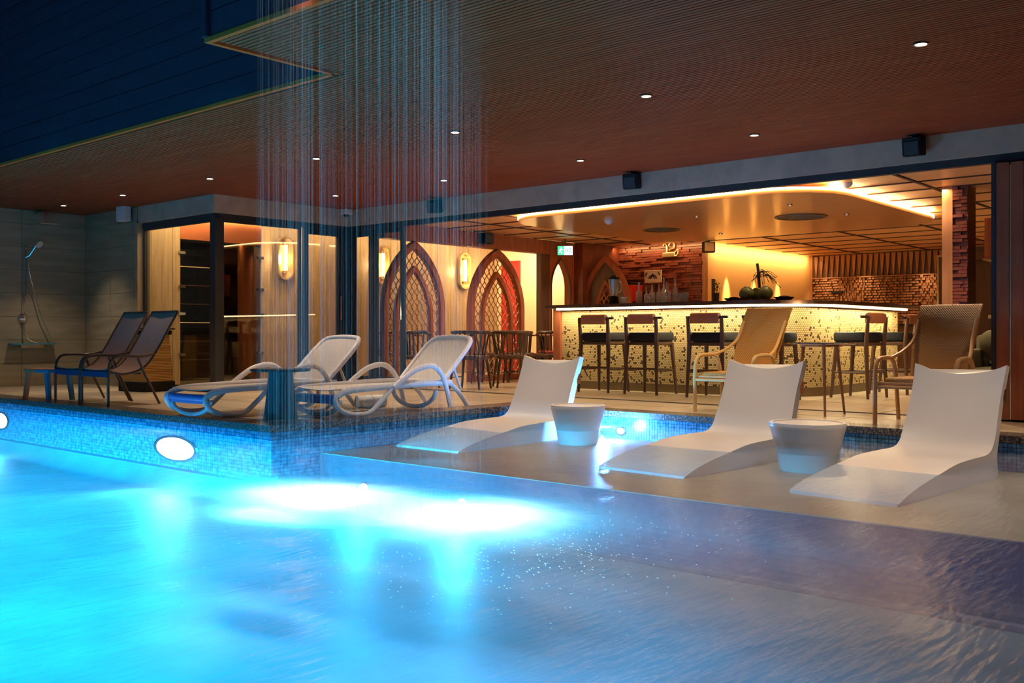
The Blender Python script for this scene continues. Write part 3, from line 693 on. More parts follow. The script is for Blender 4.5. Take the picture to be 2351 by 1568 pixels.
MB().box(-.42, .45, -.12, .2, 0, .46).build('body', M['red_wood'], t); MB().box(-.41, .0, -.135, -.121, .01, .45).build('door', M['red_wood'], t); MB().box(.01, .44, -.135, -.121, .01, .45).build('door', M['red_wood'], t)
MB().box(-.44, .46, -.13, .2, -.02, -.001).build('base_rail', M['mid_wood'], t)
t = thing('console_table', (-2.75, 12.2, 0), 0, 'small lit wooden console behind the sofa', 'table')
MB().rbox(-.4, .45, -.15, .15, .93, .97, .01).build('top', M['pale_wood'], t); MB().box(-.36, .40, -.12, .12, .55, .93).build('front_panel', M['mid_wood'], t)
for x in (-.36, .38):
    for y in (-.12, .10): MB().box(x, x + .03, y, y + .03, 0, .56).build('leg', M['mid_wood'], t)
t = thing('tap_stand', (-2.62, 12.15, .97), 0, 'slim chrome stand on the lit console beside the doors', 'stand')
MB().lathe([(.05, 0), (.05, .012), (.012, .02), (.010, .42), (.0, .425)], 14).build('pole', M['chrome'], t, True); MB().ball((0, 0, .46), .03).build('knob', M['chrome'], t, True)
t = thing('sofa', (-2.18, 10.52, 0), 0, 'dark olive sofa half hidden behind the folded doors', 'sofa')
MB().rbox(-.75, .8, -.35, .4, .10, .42, .06).build('seat', M['olive'], t, True); MB().rbox(-.75, .8, .2, .42, .42, .74, .06).build('backrest', M['olive'], t, True)
MB().rbox(-.80, -.62, -.35, .4, .1, .60, .06).build('armrest', M['olive'], t, True)
for x in (-.7, .72):
    for y in (-.3, .34): MB().box(x, x + .05, y, y + .05, 0, .1).build('leg', M['black'], t)
t = MB().ball((0, 0, 0), .22, 14, 9, (1, .45, .8)).build('cushion', M['olive'], None, True); t.location = (-2.62, 10.50, .62); t.rotation_euler = (.3, .5, .2)
tag(t, 'plump olive cushion leaning on the sofa by the doors', 'cushion')
# ================================================================== FIXTURES
def downlight(x, y, z, label, group, r=.05):
    t = thing('downlight', (x, y, z), 0, label, 'downlight', group)
    MB().band([(r*math.cos(2*PI*k/20), r*math.sin(2*PI*k/20)) for k in range(20)], [((r-.014)*math.cos(2*PI*k/20), (r-.014)*math.sin(2*PI*k/20)) for k in range(20)], -.010, .0, 'z', True).build('trim_ring', M['brown_metal'], t)
    MB().lathe([(r - .014, -.001), (r - .016, -.006), (.002, -.007)], 20).build('lens', M['down'], t); return t
L1 = ['above the right white water lounger, top right of the picture', 'in the front row above the middle water lounger', 'in the front row above the left water lounger', 'in the front row above the white sun loungers', 'in the front row left of the corner of the glass box', 'in the front row near the white wall lamp', 'in the front row nearest the shower wall']
for (x, y), s in zip(ROW1, L1): downlight(x, y, ZC, 'added recessed soffit downlight ' + s, 'recessed soffit downlights')
L2 = ['in the back row directly above the right half of the bar opening', 'in the back row just above the middle black speaker', 'in the back row just above the leftmost black speaker', 'in the back row just above the small white camera']
for (x, y), s in zip(ROW2, L2): downlight(x, y, ZC, 'added recessed soffit downlight ' + s, 'recessed soffit downlights')
for (x, y), s in (((-1.6, 4.35), 'nearest the camera, out of the picture above the water'), ((.1, 6.18), 'beyond the right edge of the picture, front row'), ((.1, 8.03), 'beyond the right edge of the picture, back row'), ((-.9, 8.03), 'just beyond the right edge of the picture, back row')): downlight(x, y, ZC, 'added recessed soffit downlight ' + s, 'recessed soffit downlights', .035)
for x, y, s in ((-6.3, 10.9, 'left of the large vent'), (-4.9, 10.6, 'right of the large vent, nearer'), (-4.75, 11.9, 'right of the large vent, farther'), (-7.1, 13.0, 'beyond the small vent')):
    downlight(x, y, 2.249, 'tiny pinpoint downlight in the canopy ' + s, 'canopy pinpoint lights', .03)
def speaker(x, z, label, yaw=0):
    t = thing('speaker', (x, 9.1, z), 0, label, 'speaker', 'black speakers on the fascia')
    MB().box(-.05, .05, -.03, 0, -.05, .06).build('bracket', M['metal'], t)
    o = MB().rbox(-.085, .085, -.19, -.04, -.10, .07, .02).build('cabinet', M['black'], t); o.rotation_euler = (math.radians(8), 0, yaw)
    g = MB().rbox(-.07, .07, -.198, -.191, -.085, .035, .01).build('grille', M['metal'], t); g.rotation_euler = (math.radians(8), 0, yaw)
    MB().box(-.045, .045, -.14, -.05, .071, .085).build('bracket_arm', M['chrome'], t)
speaker(-2.97, 2.47, 'black speaker on the grey fascia nearest the folded doors')
speaker(-6.03, 2.47, 'black speaker on the grey fascia above the middle of the bar opening', .2)
speaker(-9.14, 2.46, 'black speaker on the grey fascia nearest the glass box', .3)
t = thing('security_camera', (-10.92, 9.0, ZC), 0, 'small white dome camera in the inner corner of the fascia', 'camera')
MB().rbox(-.07, .07, -.07, .07, -.075, 0, .02).build('housing', M['white'], t); MB().lathe([(.04, -.076), (.035, -.10), (.002, -.115)], 14).build('dome', M['black'], t, True)
t = thing('wall_lamp', (-13.1, 6.866, 2.34), 0, 'boxy white fixture high on the stone wall by the glass box', 'wall lamp')
MB().rbox(-.10, .10, -.15, -.02, 0, .22, .02).build('housing', M['white'], t); MB().box(-.075, .075, -.155, -.151, .03, .19).build('grille', M['white_rim'], t); MB().box(-.04, .04, -.02, 0, .06, .16).build('bracket', M['metal'], t)
# exit sign
t = thing('exit_sign', (-10.02, 12.98, 2.16), math.radians(38), 'lit green and white exit sign hanging at the end of the red beam', 'exit sign')
MB().box(-.13, .13, 0, .03, -.08, .08).build('box', M['black'], t); MB().box(-.125, .125, -.004, -.001, -.075, .075).build('face', M['exit_w'], t)
gs = MB(); gs.box(-.125, -.02, -.007, -.005, -.075, .075).build('green_field', M['exit_g'], t)
rm_ = MB(); rm_.ball((-.065, -.010, .045), .013, 8, 6, (1, .2, 1)); rm_.tube([(-.07, -.010, .03), (-.078, -.010, -.01)], .010, 6); rm_.tube([(-.078, -.010, -.01), (-.055, -.010, -.03), (-.06, -.010, -.06)], .007, 6); rm_.tube([(-.078, -.010, -.01), (-.095, -.010, -.03), (-.112, -.010, -.035)], .007, 6); rm_.tube([(-.07, -.010, .025), (-.045, -.010, .012), (-.035, -.010, .022)], .006, 6); rm_.tube([(-.07, -.010, .025), (-.092, -.010, .012), (-.10, -.010, -.005)], .006, 6)
rm_.build('running_figure', M['exit_w'], t)
le = MB(); 
def stroke(b, pts, r=.006): b.tube([(p[0], -.008, p[1]) for p in pts], r, 5)
x0 = .0
stroke(le, [(x0 + .022, .035), (x0, .035), (x0, -.03), (x0 + .022, -.03)]); stroke(le, [(x0, .003), (x0 + .018, .003)])
stroke(le, [(x0 + .032, .035), (x0 + .056, -.03)]); stroke(le, [(x0 + .056, .035), (x0 + .032, -.03)])
stroke(le, [(x0 + .068, .035), (x0 + .068, -.03)]); stroke(le, [(x0 + .078, .035), (x0 + .106, .035)]); stroke(le, [(x0 + .092, .035), (x0 + .092, -.03)])
le.build('lettering', M['exit_g'], t)
MB().box(-.01, .01, .01, .02, .08, .20).build('hanger', M['metal'], t)
# sconces: arched niche with a lit tube
def sconce(y, label):
    t = thing('wall_sconce', (-12.992, y, 1.62), 0, label, 'wall lamp', 'arched brass wall sconces')
    o_ = [(.15*math.cos(a), .55 + .15*math.sin(a)) for a in [PI*k/12 for k in range(13)]] + [(-.15, .15)] + [(.15*math.cos(a), .15 + .15*math.sin(a)) for a in [PI + PI*k/12 for k in range(1, 12)]] + [(.15, .15)]
    i_ = [(.125*math.cos(a), .55 + .125*math.sin(a)) for a in [PI*k/12 for k in range(13)]] + [(-.125, .15)] + [(.125*math.cos(a), .15 + .125*math.sin(a)) for a in [PI + PI*k/12 for k in range(1, 12)]] + [(.125, .15)]
    MB().prism(i_, .001, .012, 'x').build('back_plate', M['brass'], t)
    MB().band(o_, i_, 0, .075, 'x', True).build('arched_rim', M['brass'], t)
    MB().tube([(.055, 0, .15), (.055, 0, .56)], .030, 14).build('light_tube', M['tube'], t, True)
    MB().lathe([(.034, .56), (.034, .60), (.0, .605)], 12, (.055, 0, 0)).lathe([(.034, .11), (.034, .15)], 12, (.055, 0, 0)).build('tube_cap', M['brass'], t)
    lamp('POINT', (-12.80, y, 1.97), 14, (1, .62, .26), size=.05)
sconce(9.42, 'arched brass sconce glowing inside the glass box, leftmost of the three')
sconce(11.5, 'arched brass sconce half hidden behind the left arched screen')
sconce(13.6, 'arched brass sconce left of the right arched screen')
t = tag(MB().box(-12.85, -12.38, 14.56, 14.598, 0.02, 2.2).build('red_panel', M['red']), 'tall bright red panel on the cream end wall behind the lattice', 'panel')
# smoke-extract box and black interior speaker
t = thing('beam_speaker', (-10.37, 11.3, 2.26), 0, 'black speaker fixed to the red beam', 'speaker')
MB().rbox(.0, .16, -.10, .10, -.09, .08, .02).build('cabinet', M['black'], t); MB().box(.161, .168, -.085, .085, -.075, .065).build('grille', M['metal'], t)
t = thing('ceiling_speaker', (-8.15, 14.5, ZI), math.radians(40), 'black speaker hung from the ceiling at the corner of the ochre wall', 'speaker')
MB().box(-.02, .02, -.02, .02, -.06, 0).build('bracket', M['metal'], t); o = MB().rbox(-.10, .10, -.08, .08, -.24, -.06, .015).build('cabinet', M['black'], t); MB().rbox(-.085, .085, -.09, -.081, -.225, -.075, .01).build('grille', M['vent'], t)
t = thing('ceiling_speaker', (-12.0, 8.9, 2.42), 0, 'small black speaker under the ceiling of the glass box', 'speaker')
MB().rbox(-.08, .08, -.06, .06, -.02, .13, .02).build('cabinet', M['black'], t); MB().box(-.02, .02, -.02, .02, .13, .18).build('bracket', M['metal'], t)
# ------------------------------------------------------------------ lattice arch screens
def sinestrands(b, u0, u1, z0, z1, pitch, per, amp, inside, place, r=.009):
    k = 0; u = u0
    while u <= u1 + 1e-6:
        for sg in (1, -1):
            run = []
            n = int((z1 - z0)/(per/8))
            for q in range(n + 1):
                z = z0 + q*per/8; uu = u + sg*amp*math.cos(2*PI*(z - z0)/per)
                if inside(uu, z): run.append(place(uu, z))
                else:
                    if len(run) > 1: b.tube(run, r, 4)
                    run = []
            if len(run) > 1: b.tube(run, r, 4)
        u += pitch
def hw_at(w, spring, peak, z):
    if z <= spring: return w/2
    if z >= peak: return 0
    hp = peak - spring; R = (hp*hp + w*w/4)/w; return w/2 - R + math.sqrt(max(R*R - (z - spring)**2, 0))
def arch_screen(loc, rz, label, w=1.30, spring=1.12, peak=2.12, wi=.76, si=.95, pi_=1.76, pitch=.105):
    """local: spans local x, thickness local y"""
    t = thing('arch_screen', loc, rz, label, 'screen', 'arched lattice screens')
    MB().band(gothic(w, spring, peak, 12), gothic(w - .17, spring, peak - .11, 12), -.05, .05, 'y').build('outer_frame', M['red_wood'], t)
    MB().band(gothic(wi, si, pi_, 10), gothic(wi - .12, si, pi_ - .085, 10), -.035, .035, 'y').build('inner_frame', M['red_wood'], t)
    MB().box(-w/2 + .085, w/2 - .085, -.04, .04, .0, .10).build('bottom_rail', M['red_wood'], t)
    b = MB()
    sinestrands(b, -w/2, w/2, .1, peak, pitch, .30, pitch/2, lambda u, z: abs(u) < hw_at(w - .16, spring, peak - .10, z) and not (hw_at(wi - .1, si, pi_ - .08, z) < abs(u) < hw_at(wi - .02, si, pi_ - .01, z)), lambda u, z: (u, 0, z))
    b.build('lattice', M['mid_wood'], t); return t
arch_screen((-10.45, 9.88, 0), PI/2, 'tall pointed lattice screen behind the dark glass post', w=1.22)
arch_screen((-10.45, 11.72, 0), PI/2, 'tall pointed lattice screen with a smaller arch inside, standing clear in the middle')
arch_screen((-9.82, 13.9, 0), 0, 'dark pointed wooden screen beside the left end of the bar', w=1.05, wi=.52, si=.95, pi_=1.70)
MBo = MB().band(gothic(1.05 - .17, 1.12, 2.01, 12), gothic(.52, .95, 1.70, 12), -.02, .02, 'y').build('infill_panel', M['dk_wood'], bpy.data.objects['arch_screen.002'] if 'arch_screen.002' in bpy.data.objects else None)
# ------------------------------------------------------------------ shower on the stone wall (faces +x)
WX = -14.448
t = thing('overhead_shower', (WX, 6.15, 0), 0, 'square chrome rain shower head on an arm high on the stone wall', 'shower')
MB().tube([(0, 0, 2.50), (.30, 0, 2.50), (.32, 0, 2.48), (.32, 0, 2.34)], .011).build('arm', M['chrome'], t, True); MB().rbox(.20, .44, -.12, .12, 2.32, 2.34, .02).build('head', M['chrome'], t); MB().lathe([(.03, 0), (.03, .01)], 14, (0, 0, 0)).build('wall_flange', M['chrome'], t).location = (.006, 0, 2.49)
t = thing('hand_shower', (WX, 5.98, 0), 0, 'chrome hand shower on a riser rail with looping hose', 'shower')
MB().tube([(.05, 0, 1.25), (.05, 0, 2.02)], .010).build('riser_rail', M['chrome'], t, True)
MB().tube([(.05, 0, 1.85), (.09, .04, 1.88), (.13, .10, 2.00), (.15, .12, 2.04)], .012).build('handle', M['chrome'], t, True)
o = MB().lathe([(.015, 0), (.055, .015), (.055, .03), (.0, .032)], 18).build('spray_head', M['white'], t, True); o.location = (.17, .13, 2.05); o.rotation_euler = (0, 2.2, .5)
MB().tube(sm([(.07, .02, 1.84), (.06, .06, 1.6), (.06, .12, 1.35), (.06, .22, 1.0), (.06, .34, .72), (.07, .30, .60), (.07, .05, .66), (.06, -.01, .80), (.05, 0, .95)], 8), .007, 6).build('hose', M['chrome'], t, True)
for z in (1.28, 1.98): MB().box(0, .06, -.015, .015, z - .015, z + .015).build('rail_mount', M['chrome'], t)
t = thing('shower_mixer', (WX, 5.96, .98), 0, 'round chrome shower mixer below the riser rail', 'tap')
for nm, pr in (('plate', [(.07, 0), (.07, .012)]), ('knob', [(.035, .012), (.032, .06), (.0, .065)])):
    o = MB().lathe(pr, 18).build(nm, M['chrome'], t, True); o.rotation_euler = (0, PI/2, 0)
MB().box(.04, .055, -.006, .006, 0, .08).build('lever', M['chrome'], t)
t = thing('shower_shelf', (WX, 6.08, .60), 0, 'slim metal shelf with a spout low on the stone wall', 'shelf')
MB().box(0, .12, -.32, .32, 0, .018).build('shelf_plate', M['teal'], t); MB().box(.01, .10, -.18, .14, -.05, -.001).build('spout_box', M['chrome'], t)
# ------------------------------------------------------------------ bar counter
BX0, BX1, BY, BY2 = -8.35, -4.85, 10.75, 14.0
bar = thing('bar_counter', (0, 0, 0), 0, 'long curved bar counter faced in cream penny tiles and lit under its dark top', 'bar')
RC = .75
def counter_path(off=0, n=8):
    """left end -> along the front -> round corner -> back along the right side"""
    p = [(BX0, BY - off), (BX1 - RC, BY - off)]
    for k in range(1, n + 1):
        a = -PI/2 + PI/2*k/n; p.append((BX1 - RC + (RC + off)*math.cos(a), BY + RC + (RC + off)*math.sin(a)))
    p.append((BX1 + off, BY2)); return p
def counter_slab(off, back, z0, z1, lx=0):
    f_ = counter_path(off); f_[0] = (BX0 - lx, f_[0][1]); i_ = counter_path(-back); i_[0] = (BX0 - lx, i_[0][1])
    return MB().band(f_, i_, z0, z1, 'z')
counter_slab(0, .12, .0, 1.08).build('counter_wall', M['penny_back'], bar)
counter_slab(.02, .10, 0, .10).build('kickboard', M['vent'], bar)
counter_slab(.26, .42, 1.105, 1.15, .10).build('worktop', M['dk_wood'], bar)
counter_slab(.10, .1, 1.08, 1.105).build('light_shelf', M['mid_wood'], bar)
counter_slab(.135, -.105, 1.082, 1.102).build('light_strip', M['led'], bar)
MB().box(BX0 - .12, BX0, BY - .05, BY + .40, 0, 1.105).build('end_panel', M['red_wood'], bar)
# penny tiles laid along the face (real discs, joined by colour)
P = .0265; path = counter_path(.0); seg = []; acc = 0
for a, b in zip(path[:-1], path[1:]):
    L_ = math.dist(a, b); seg.append((acc, L_, a, b)); acc += L_
pa, pd = MB(), MB(); row = 0; z = .115
while z < 1.075:
    s_ = P/2 if row % 2 else 0
    while s_ < acc - .02:
        for (q, L_, a, b) in seg:
            if q <= s_ < q + L_: break
        u = (s_ - q)/L_; cx = a[0] + (b[0] - a[0])*u; cy = a[1] + (b[1] - a[1])*u; tx, ty = (b[0] - a[0])/L_, (b[1] - a[1])/L_; nx_, ny_ = ty, -tx
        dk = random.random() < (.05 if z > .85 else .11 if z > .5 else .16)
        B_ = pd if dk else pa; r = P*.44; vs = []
        for k in range(6):
            c_, s2 = r*math.cos(PI/3*k + PI/6), r*math.sin(PI/3*k + PI/6); vs.append((cx + tx*c_ + nx_*.006, cy + ty*c_ + ny_*.006, z + s2))
        for k in range(6):
            c_, s2 = r*math.cos(PI/3*k + PI/6), r*math.sin(PI/3*k + PI/6); vs.append((cx + tx*c_, cy + ty*c_, z + s2))
        B_.add(vs, [tuple(range(6))] + [(i, (i + 1) % 6, 6 + (i + 1) % 6, 6 + i) for i in range(6)])
        s_ += P
    z += P*.866; row += 1
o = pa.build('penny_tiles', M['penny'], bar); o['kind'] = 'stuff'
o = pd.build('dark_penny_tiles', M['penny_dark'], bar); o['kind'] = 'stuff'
# real light under the worktop
for x in (-7.9, -7.0, -6.1, -5.3):
    lamp('AREA', (x, BY - .19, 1.095), 5, (1, .80, .48), (x, BY - .02, .3), .85, .03)
for y in (11.5, 12.4, 13.3): lamp('AREA', (BX1 + .19, y, 1.095), 6, (1, .80, .48), (BX1 + .02, y, .3), .85, .03)
lamp('POINT', (-4.85, 10.75, 1.07), 3, (1, .80, .48), size=.03)
# back counter, coffee machine
bc = thing('back_counter', (-9.36, 14.38, 0), 0, 'dark wooden back counter against the block wall', 'counter')
MB().box(-.78, .86, -.22, .38, 0, .98).build('body', M['dk_wood'], bc); MB().rbox(-.81, .89, -.26, .38, .98, 1.02, .01).build('worktop', M['mid_wood'], bc)
T = 1.15
def px_on(px, y): 
    t_ = (px - 1175.5)/2226; f_ = (.757 + .6534*t_)/(.6534 - .757*t_); return -y/f_
t = thing('coffee_machine', (px_on(1442, 14.4), 14.4, 1.02), 0, 'deep red coffee machine behind the bar', 'coffee machine')
MB().rbox(-.19, .19, -.2, .2, .30, .60, .04).build('body', M['red'], t); MB().rbox(-.18, .18, -.18, .18, .601, .64, .02).build('cup_rail', M['black'], t); MB().rbox(-.18, .18, .02, .2, .09, .30, .02).build('back_column', M['red'], t); MB().rbox(-.19, .19, -.2, .2, 0, .09, .02).build('drip_tray', M['chrome'], t)
for x in (-.09, .09): MB().tube([(x, -.1, .28), (x, -.26, .26)], .02).build('portafilter', M['black'], t)
t = thing('blender', (px_on(1409, 11.1), 11.1, T), 0, 'bar blender with a clear jug and black base at the left of the bar', 'blender')
MB().lathe([(.075, 0), (.08, .02), (.065, .12), (.05, .13)], 16).build('base', M['black'], t, True); MB().lathe([(.045, .135), (.075, .36), (.072, .36), (.042, .14)], 16, cap=False).build('jug', M['bottle'], t, True)
MB().lathe([(.078, .362), (.078, .385), (.03, .39), (.03, .41), (.0, .412)], 16).build('lid', M['black'], t, True); MB().tube(sm([(.07, 0, .33), (.12, 0, .31), (.12, 0, .2), (.06, 0, .17)]), .008, 6).build('handle', M['bottle'], t, True)
def bottle(px, y, hh, r, m, label, cat='bottle', neck=.35):
    t = thing('bottle', (px_on(px, y), y, T), 0, label, cat, 'bottles on the bar')
    MB().lathe([(r*.9, 0), (r, .01), (r, hh*(1 - neck - .12)), (r*.35, hh*(1 - neck)), (r*.30, hh*.93), (r*.36, hh*.94), (r*.36, hh*.97)], 16).build('body', M[m], t, True)
    MB().lathe([(r*.30, hh*.971), (r*.30, hh), (0, hh)], 10).build('stopper', M['chrome'] if m == 'bottle' else M['mid_wood'], t, True)
bottle(1467, 10.95, .30, .040, 'milk', 'opaque cream bottle on the bar, leftmost of the bottles')
for px, y, hh, r, s in ((1484, 11.05, .24, .030, 'slim clear bottle just right of the cream bottle'), (1497, 10.95, .26, .042, 'broad-shouldered clear bottle with a pale stopper'), (1513, 10.97, .26, .040, 'clear bottle in the middle of the bar row'),
                     (1524, 11.1, .36, .032, 'tall clear bottle standing behind the middle of the row'), (1532, 10.95, .28, .052, 'widest clear decanter in the row on the bar'), (1550, 11.0, .34, .036, 'tall clear bottle at the right end of the row')):
    bottle(px, y, hh, r, 'bottle', s)
def glass(px, y, hh, r, label):
    t = thing('drinking_glass', (px_on(px, y), y, T), 0, label, 'glass', 'glasses on the bar')
    MB().lathe([(r*.75, 0), (r, hh), (r*.93, hh), (r*.68, .01)], 16, cap=False).build('bowl', M['bottle'], t, True); MB().lathe([(r*.75, 0), (r*.73, .012)], 16).build('base', M['bottle'], t, True)
glass(1433, 10.9, .10, .045, 'short clear tumbler in front of the coffee machine')
glass(1563, 10.95, .13, .036, 'clear glass just right of the bottle row, nearer the bottles'); glass(1574, 10.95, .14, .040, 'clear glass at the far right of the bottle row')
t = thing('wreath_plaque', (px_on(1475, 14.3), 14.64, 1.66), 0, 'cream plaque with a dark curling wreath above the coffee machine', 'plaque')
MB().rbox(-.18, .18, -.01, .01, 0, .22, .01).build('board', M['cream'], t)
wm = MB()
for sg in (1, -1):
    wm.tube([(sg*(.02 + .065*math.cos(a)), -.014, .04 + .09*math.sin(a)) for a in [PI*k/9 for k in range(1, 9)]], .010, 5); wm.tube([(sg*.12, -.014, .18), (sg*.15, -.014, .13)], .010, 5)
wm.ball((0, -.014, .14), .02, 8, 6, (1, .4, 1)); wm.build('wreath', M['black'], t); MB().box(-.03, .03, -.01, .02, -.64, 0).build('stand', M['dk_wood'], t)
# brass ornament on the block wall: a hook, a ring-topped figure and a cup with a handle
t = thing('brass_sign', (-9.1, 14.80, 2.09), 0, 'brass wall sign of a hooked stroke, a ring and a cup with handle', 'sign')
MB().tube(sm([(-.13, 0, .22), (-.10, 0, .26), (-.06, 0, .24), (-.045, 0, .17), (-.05, 0, .10)]), .016, 8).build('hook_stroke', M['brass'], t, True)
MB().tube([(.05 + .055*math.cos(a), 0, .235 + .045*math.sin(a)) for a in [2*PI*k/16 for k in range(16)]], .014, 8, True).tube(sm([(.10, 0, .21), (.09, 0, .17), (.03, 0, .16), (.0, 0, .14)]), .013, 8).build('ring_stroke', M['brass'], t, True)
MB().rbox(-.14, .12, -.02, .02, .02, .105, .02).build('cup', M['brass'], t); MB().tube(sm([(.12, 0, .10), (.17, 0, .15), (.18, 0, .09), (.15, 0, .04), (.12, 0, .04)]), .011, 8).build('cup_handle', M['brass'], t, True)
MB().box(-.02, .02, .015, .03, .05, .09).build('mount', M['metal'], t)
# coconuts and twigs
tr_ = thing('serving_board', (px_on(1737, 10.95), 10.95, T), 0, 'thin dark board under the coconuts', 'tray'); MB().rbox(-.26, .26, -.14, .14, 0, .012, .03).build('board', M['dk_wood'], tr_); MB().band([(-.26, -.14), (.26, -.14), (.26, .14), (-.26, .14)], [(-.25, -.13), (.25, -.13), (.25, .13), (-.25, .13)], .012, .022, 'z', True).build('lip', M['mid_wood'], tr_)
for px, y, z, r, s in ((1714, 10.92, 0.012, .092, 'green coconut at the left on the board'), (1757, 10.92, .012, .092, 'green coconut at the right on the board'), (1736, 11.07, .012, .085, 'green coconut at the back between the other two')):
    t = thing('coconut', (px_on(px, y), y, T + z), 0, s, 'coconut', 'green coconuts on the bar')
    MB().ball((0, 0, r*.93), r, 16, 10, (1, 1, .93)).build('husk', M['coconut'], t, True); MB().lathe([(.03, r*1.80), (.028, r*1.90), (0, r*1.91)], 10).build('cut_top', M['cream'], t)
t = thing('twig_bunch', (px_on(1742, 11.0), 11.02, T + .17), 0, 'bunch of dry dark twigs rising out of the coconuts', 'twigs')
MB().tube(sm([(0, 0, 0), (-.01, 0, .15), (-.03, 0, .30)]), [.012]*0 or .017, 6).build('stem', M['twig'], t, True)
tw = MB()
for k in range(26):
    a = random.uniform(-.6, 1.6); L_ = random.uniform(.14, .30); zz = random.uniform(.12, .2)
    sx = math.cos(a) if k % 3 else -.4
    tw.tube(sm([(-.01, 0, zz), (sx*L_*.4, random.uniform(-.05, .05), zz + .02), (sx*L_, random.uniform(-.08, .08), zz - random.uniform(.0, .16))], 4), .0035, 4)
tw.build('twigs', M['twig'], t)
for px, s in ((1685, 'dark shallow dish left of the coconuts'), (1800, 'dark shallow dish right of the coconuts')):
    t = thing('dish', (px_on(px, 10.95), 10.95, T), 0, s, 'dish', 'dark dishes on the bar')
    MB().lathe([(.05, 0), (.09, .015), (.125, .045), (.118, .045), (.08, .02), (0, .015)], 20).build('bowl', M['dk_wood'], t, True); MB().ball((0, 0, .03), .07, 12, 8, (1.3, .9, .5)).build('folded_napkin', M['black'], t, True)
t = thing('potted_sprig', (px_on(1637, 10.95), 10.98, T), 0, 'small upright green sprig in a wooden holder on the bar', 'plant')
MB().box(-.028, .004, -.02, .02, 0, .30).build('holder', M['mid_wood'], t); MB().lathe([(.03, 0), (.035, .12), (.03, .12), (.026, .01)], 12, (.035, 0, 0)).build('pot', M['dk_wood'], t)
lf = MB()
for k in range(34):
    a = random.uniform(0, 2*PI); z = random.uniform(.1, .27); q = random.uniform(.01, .05)
    c = Vector((.035 + q*math.cos(a), q*math.sin(a), z)); d = Vector((math.cos(a)*.02, math.sin(a)*.02, .03)); sdv = Vector((-math.sin(a), math.cos(a), 0))*.008
    lf.add([c, c + d*.5 + sdv, c + d, c + d*.5 - sdv, c + d*.5 + Vector((0, 0, -.004))], [(0, 1, 4), (1, 2, 4), (2, 3, 4), (3, 0, 4)])
lf.tube([(.035, 0, .02), (.037, 0, .27)], .004, 5); lf.build('leaves', M['leaf'], t)
for px, s in ((1345, 'flat dark menu lying at the left end of the bar'), (1378, 'flat pale-edged menu lying left of the blender')):
    t = thing('menu', (px_on(px, 10.85), 10.85, T), 0, s, 'menu', 'menus on the bar'); MB().box(-.09, .09, -.12, .12, 0, .006).build('cover', M['dk_wood'], t); MB().box(-.085, .085, -.115, .115, .006, .009).build('pages', M['cream'], t)
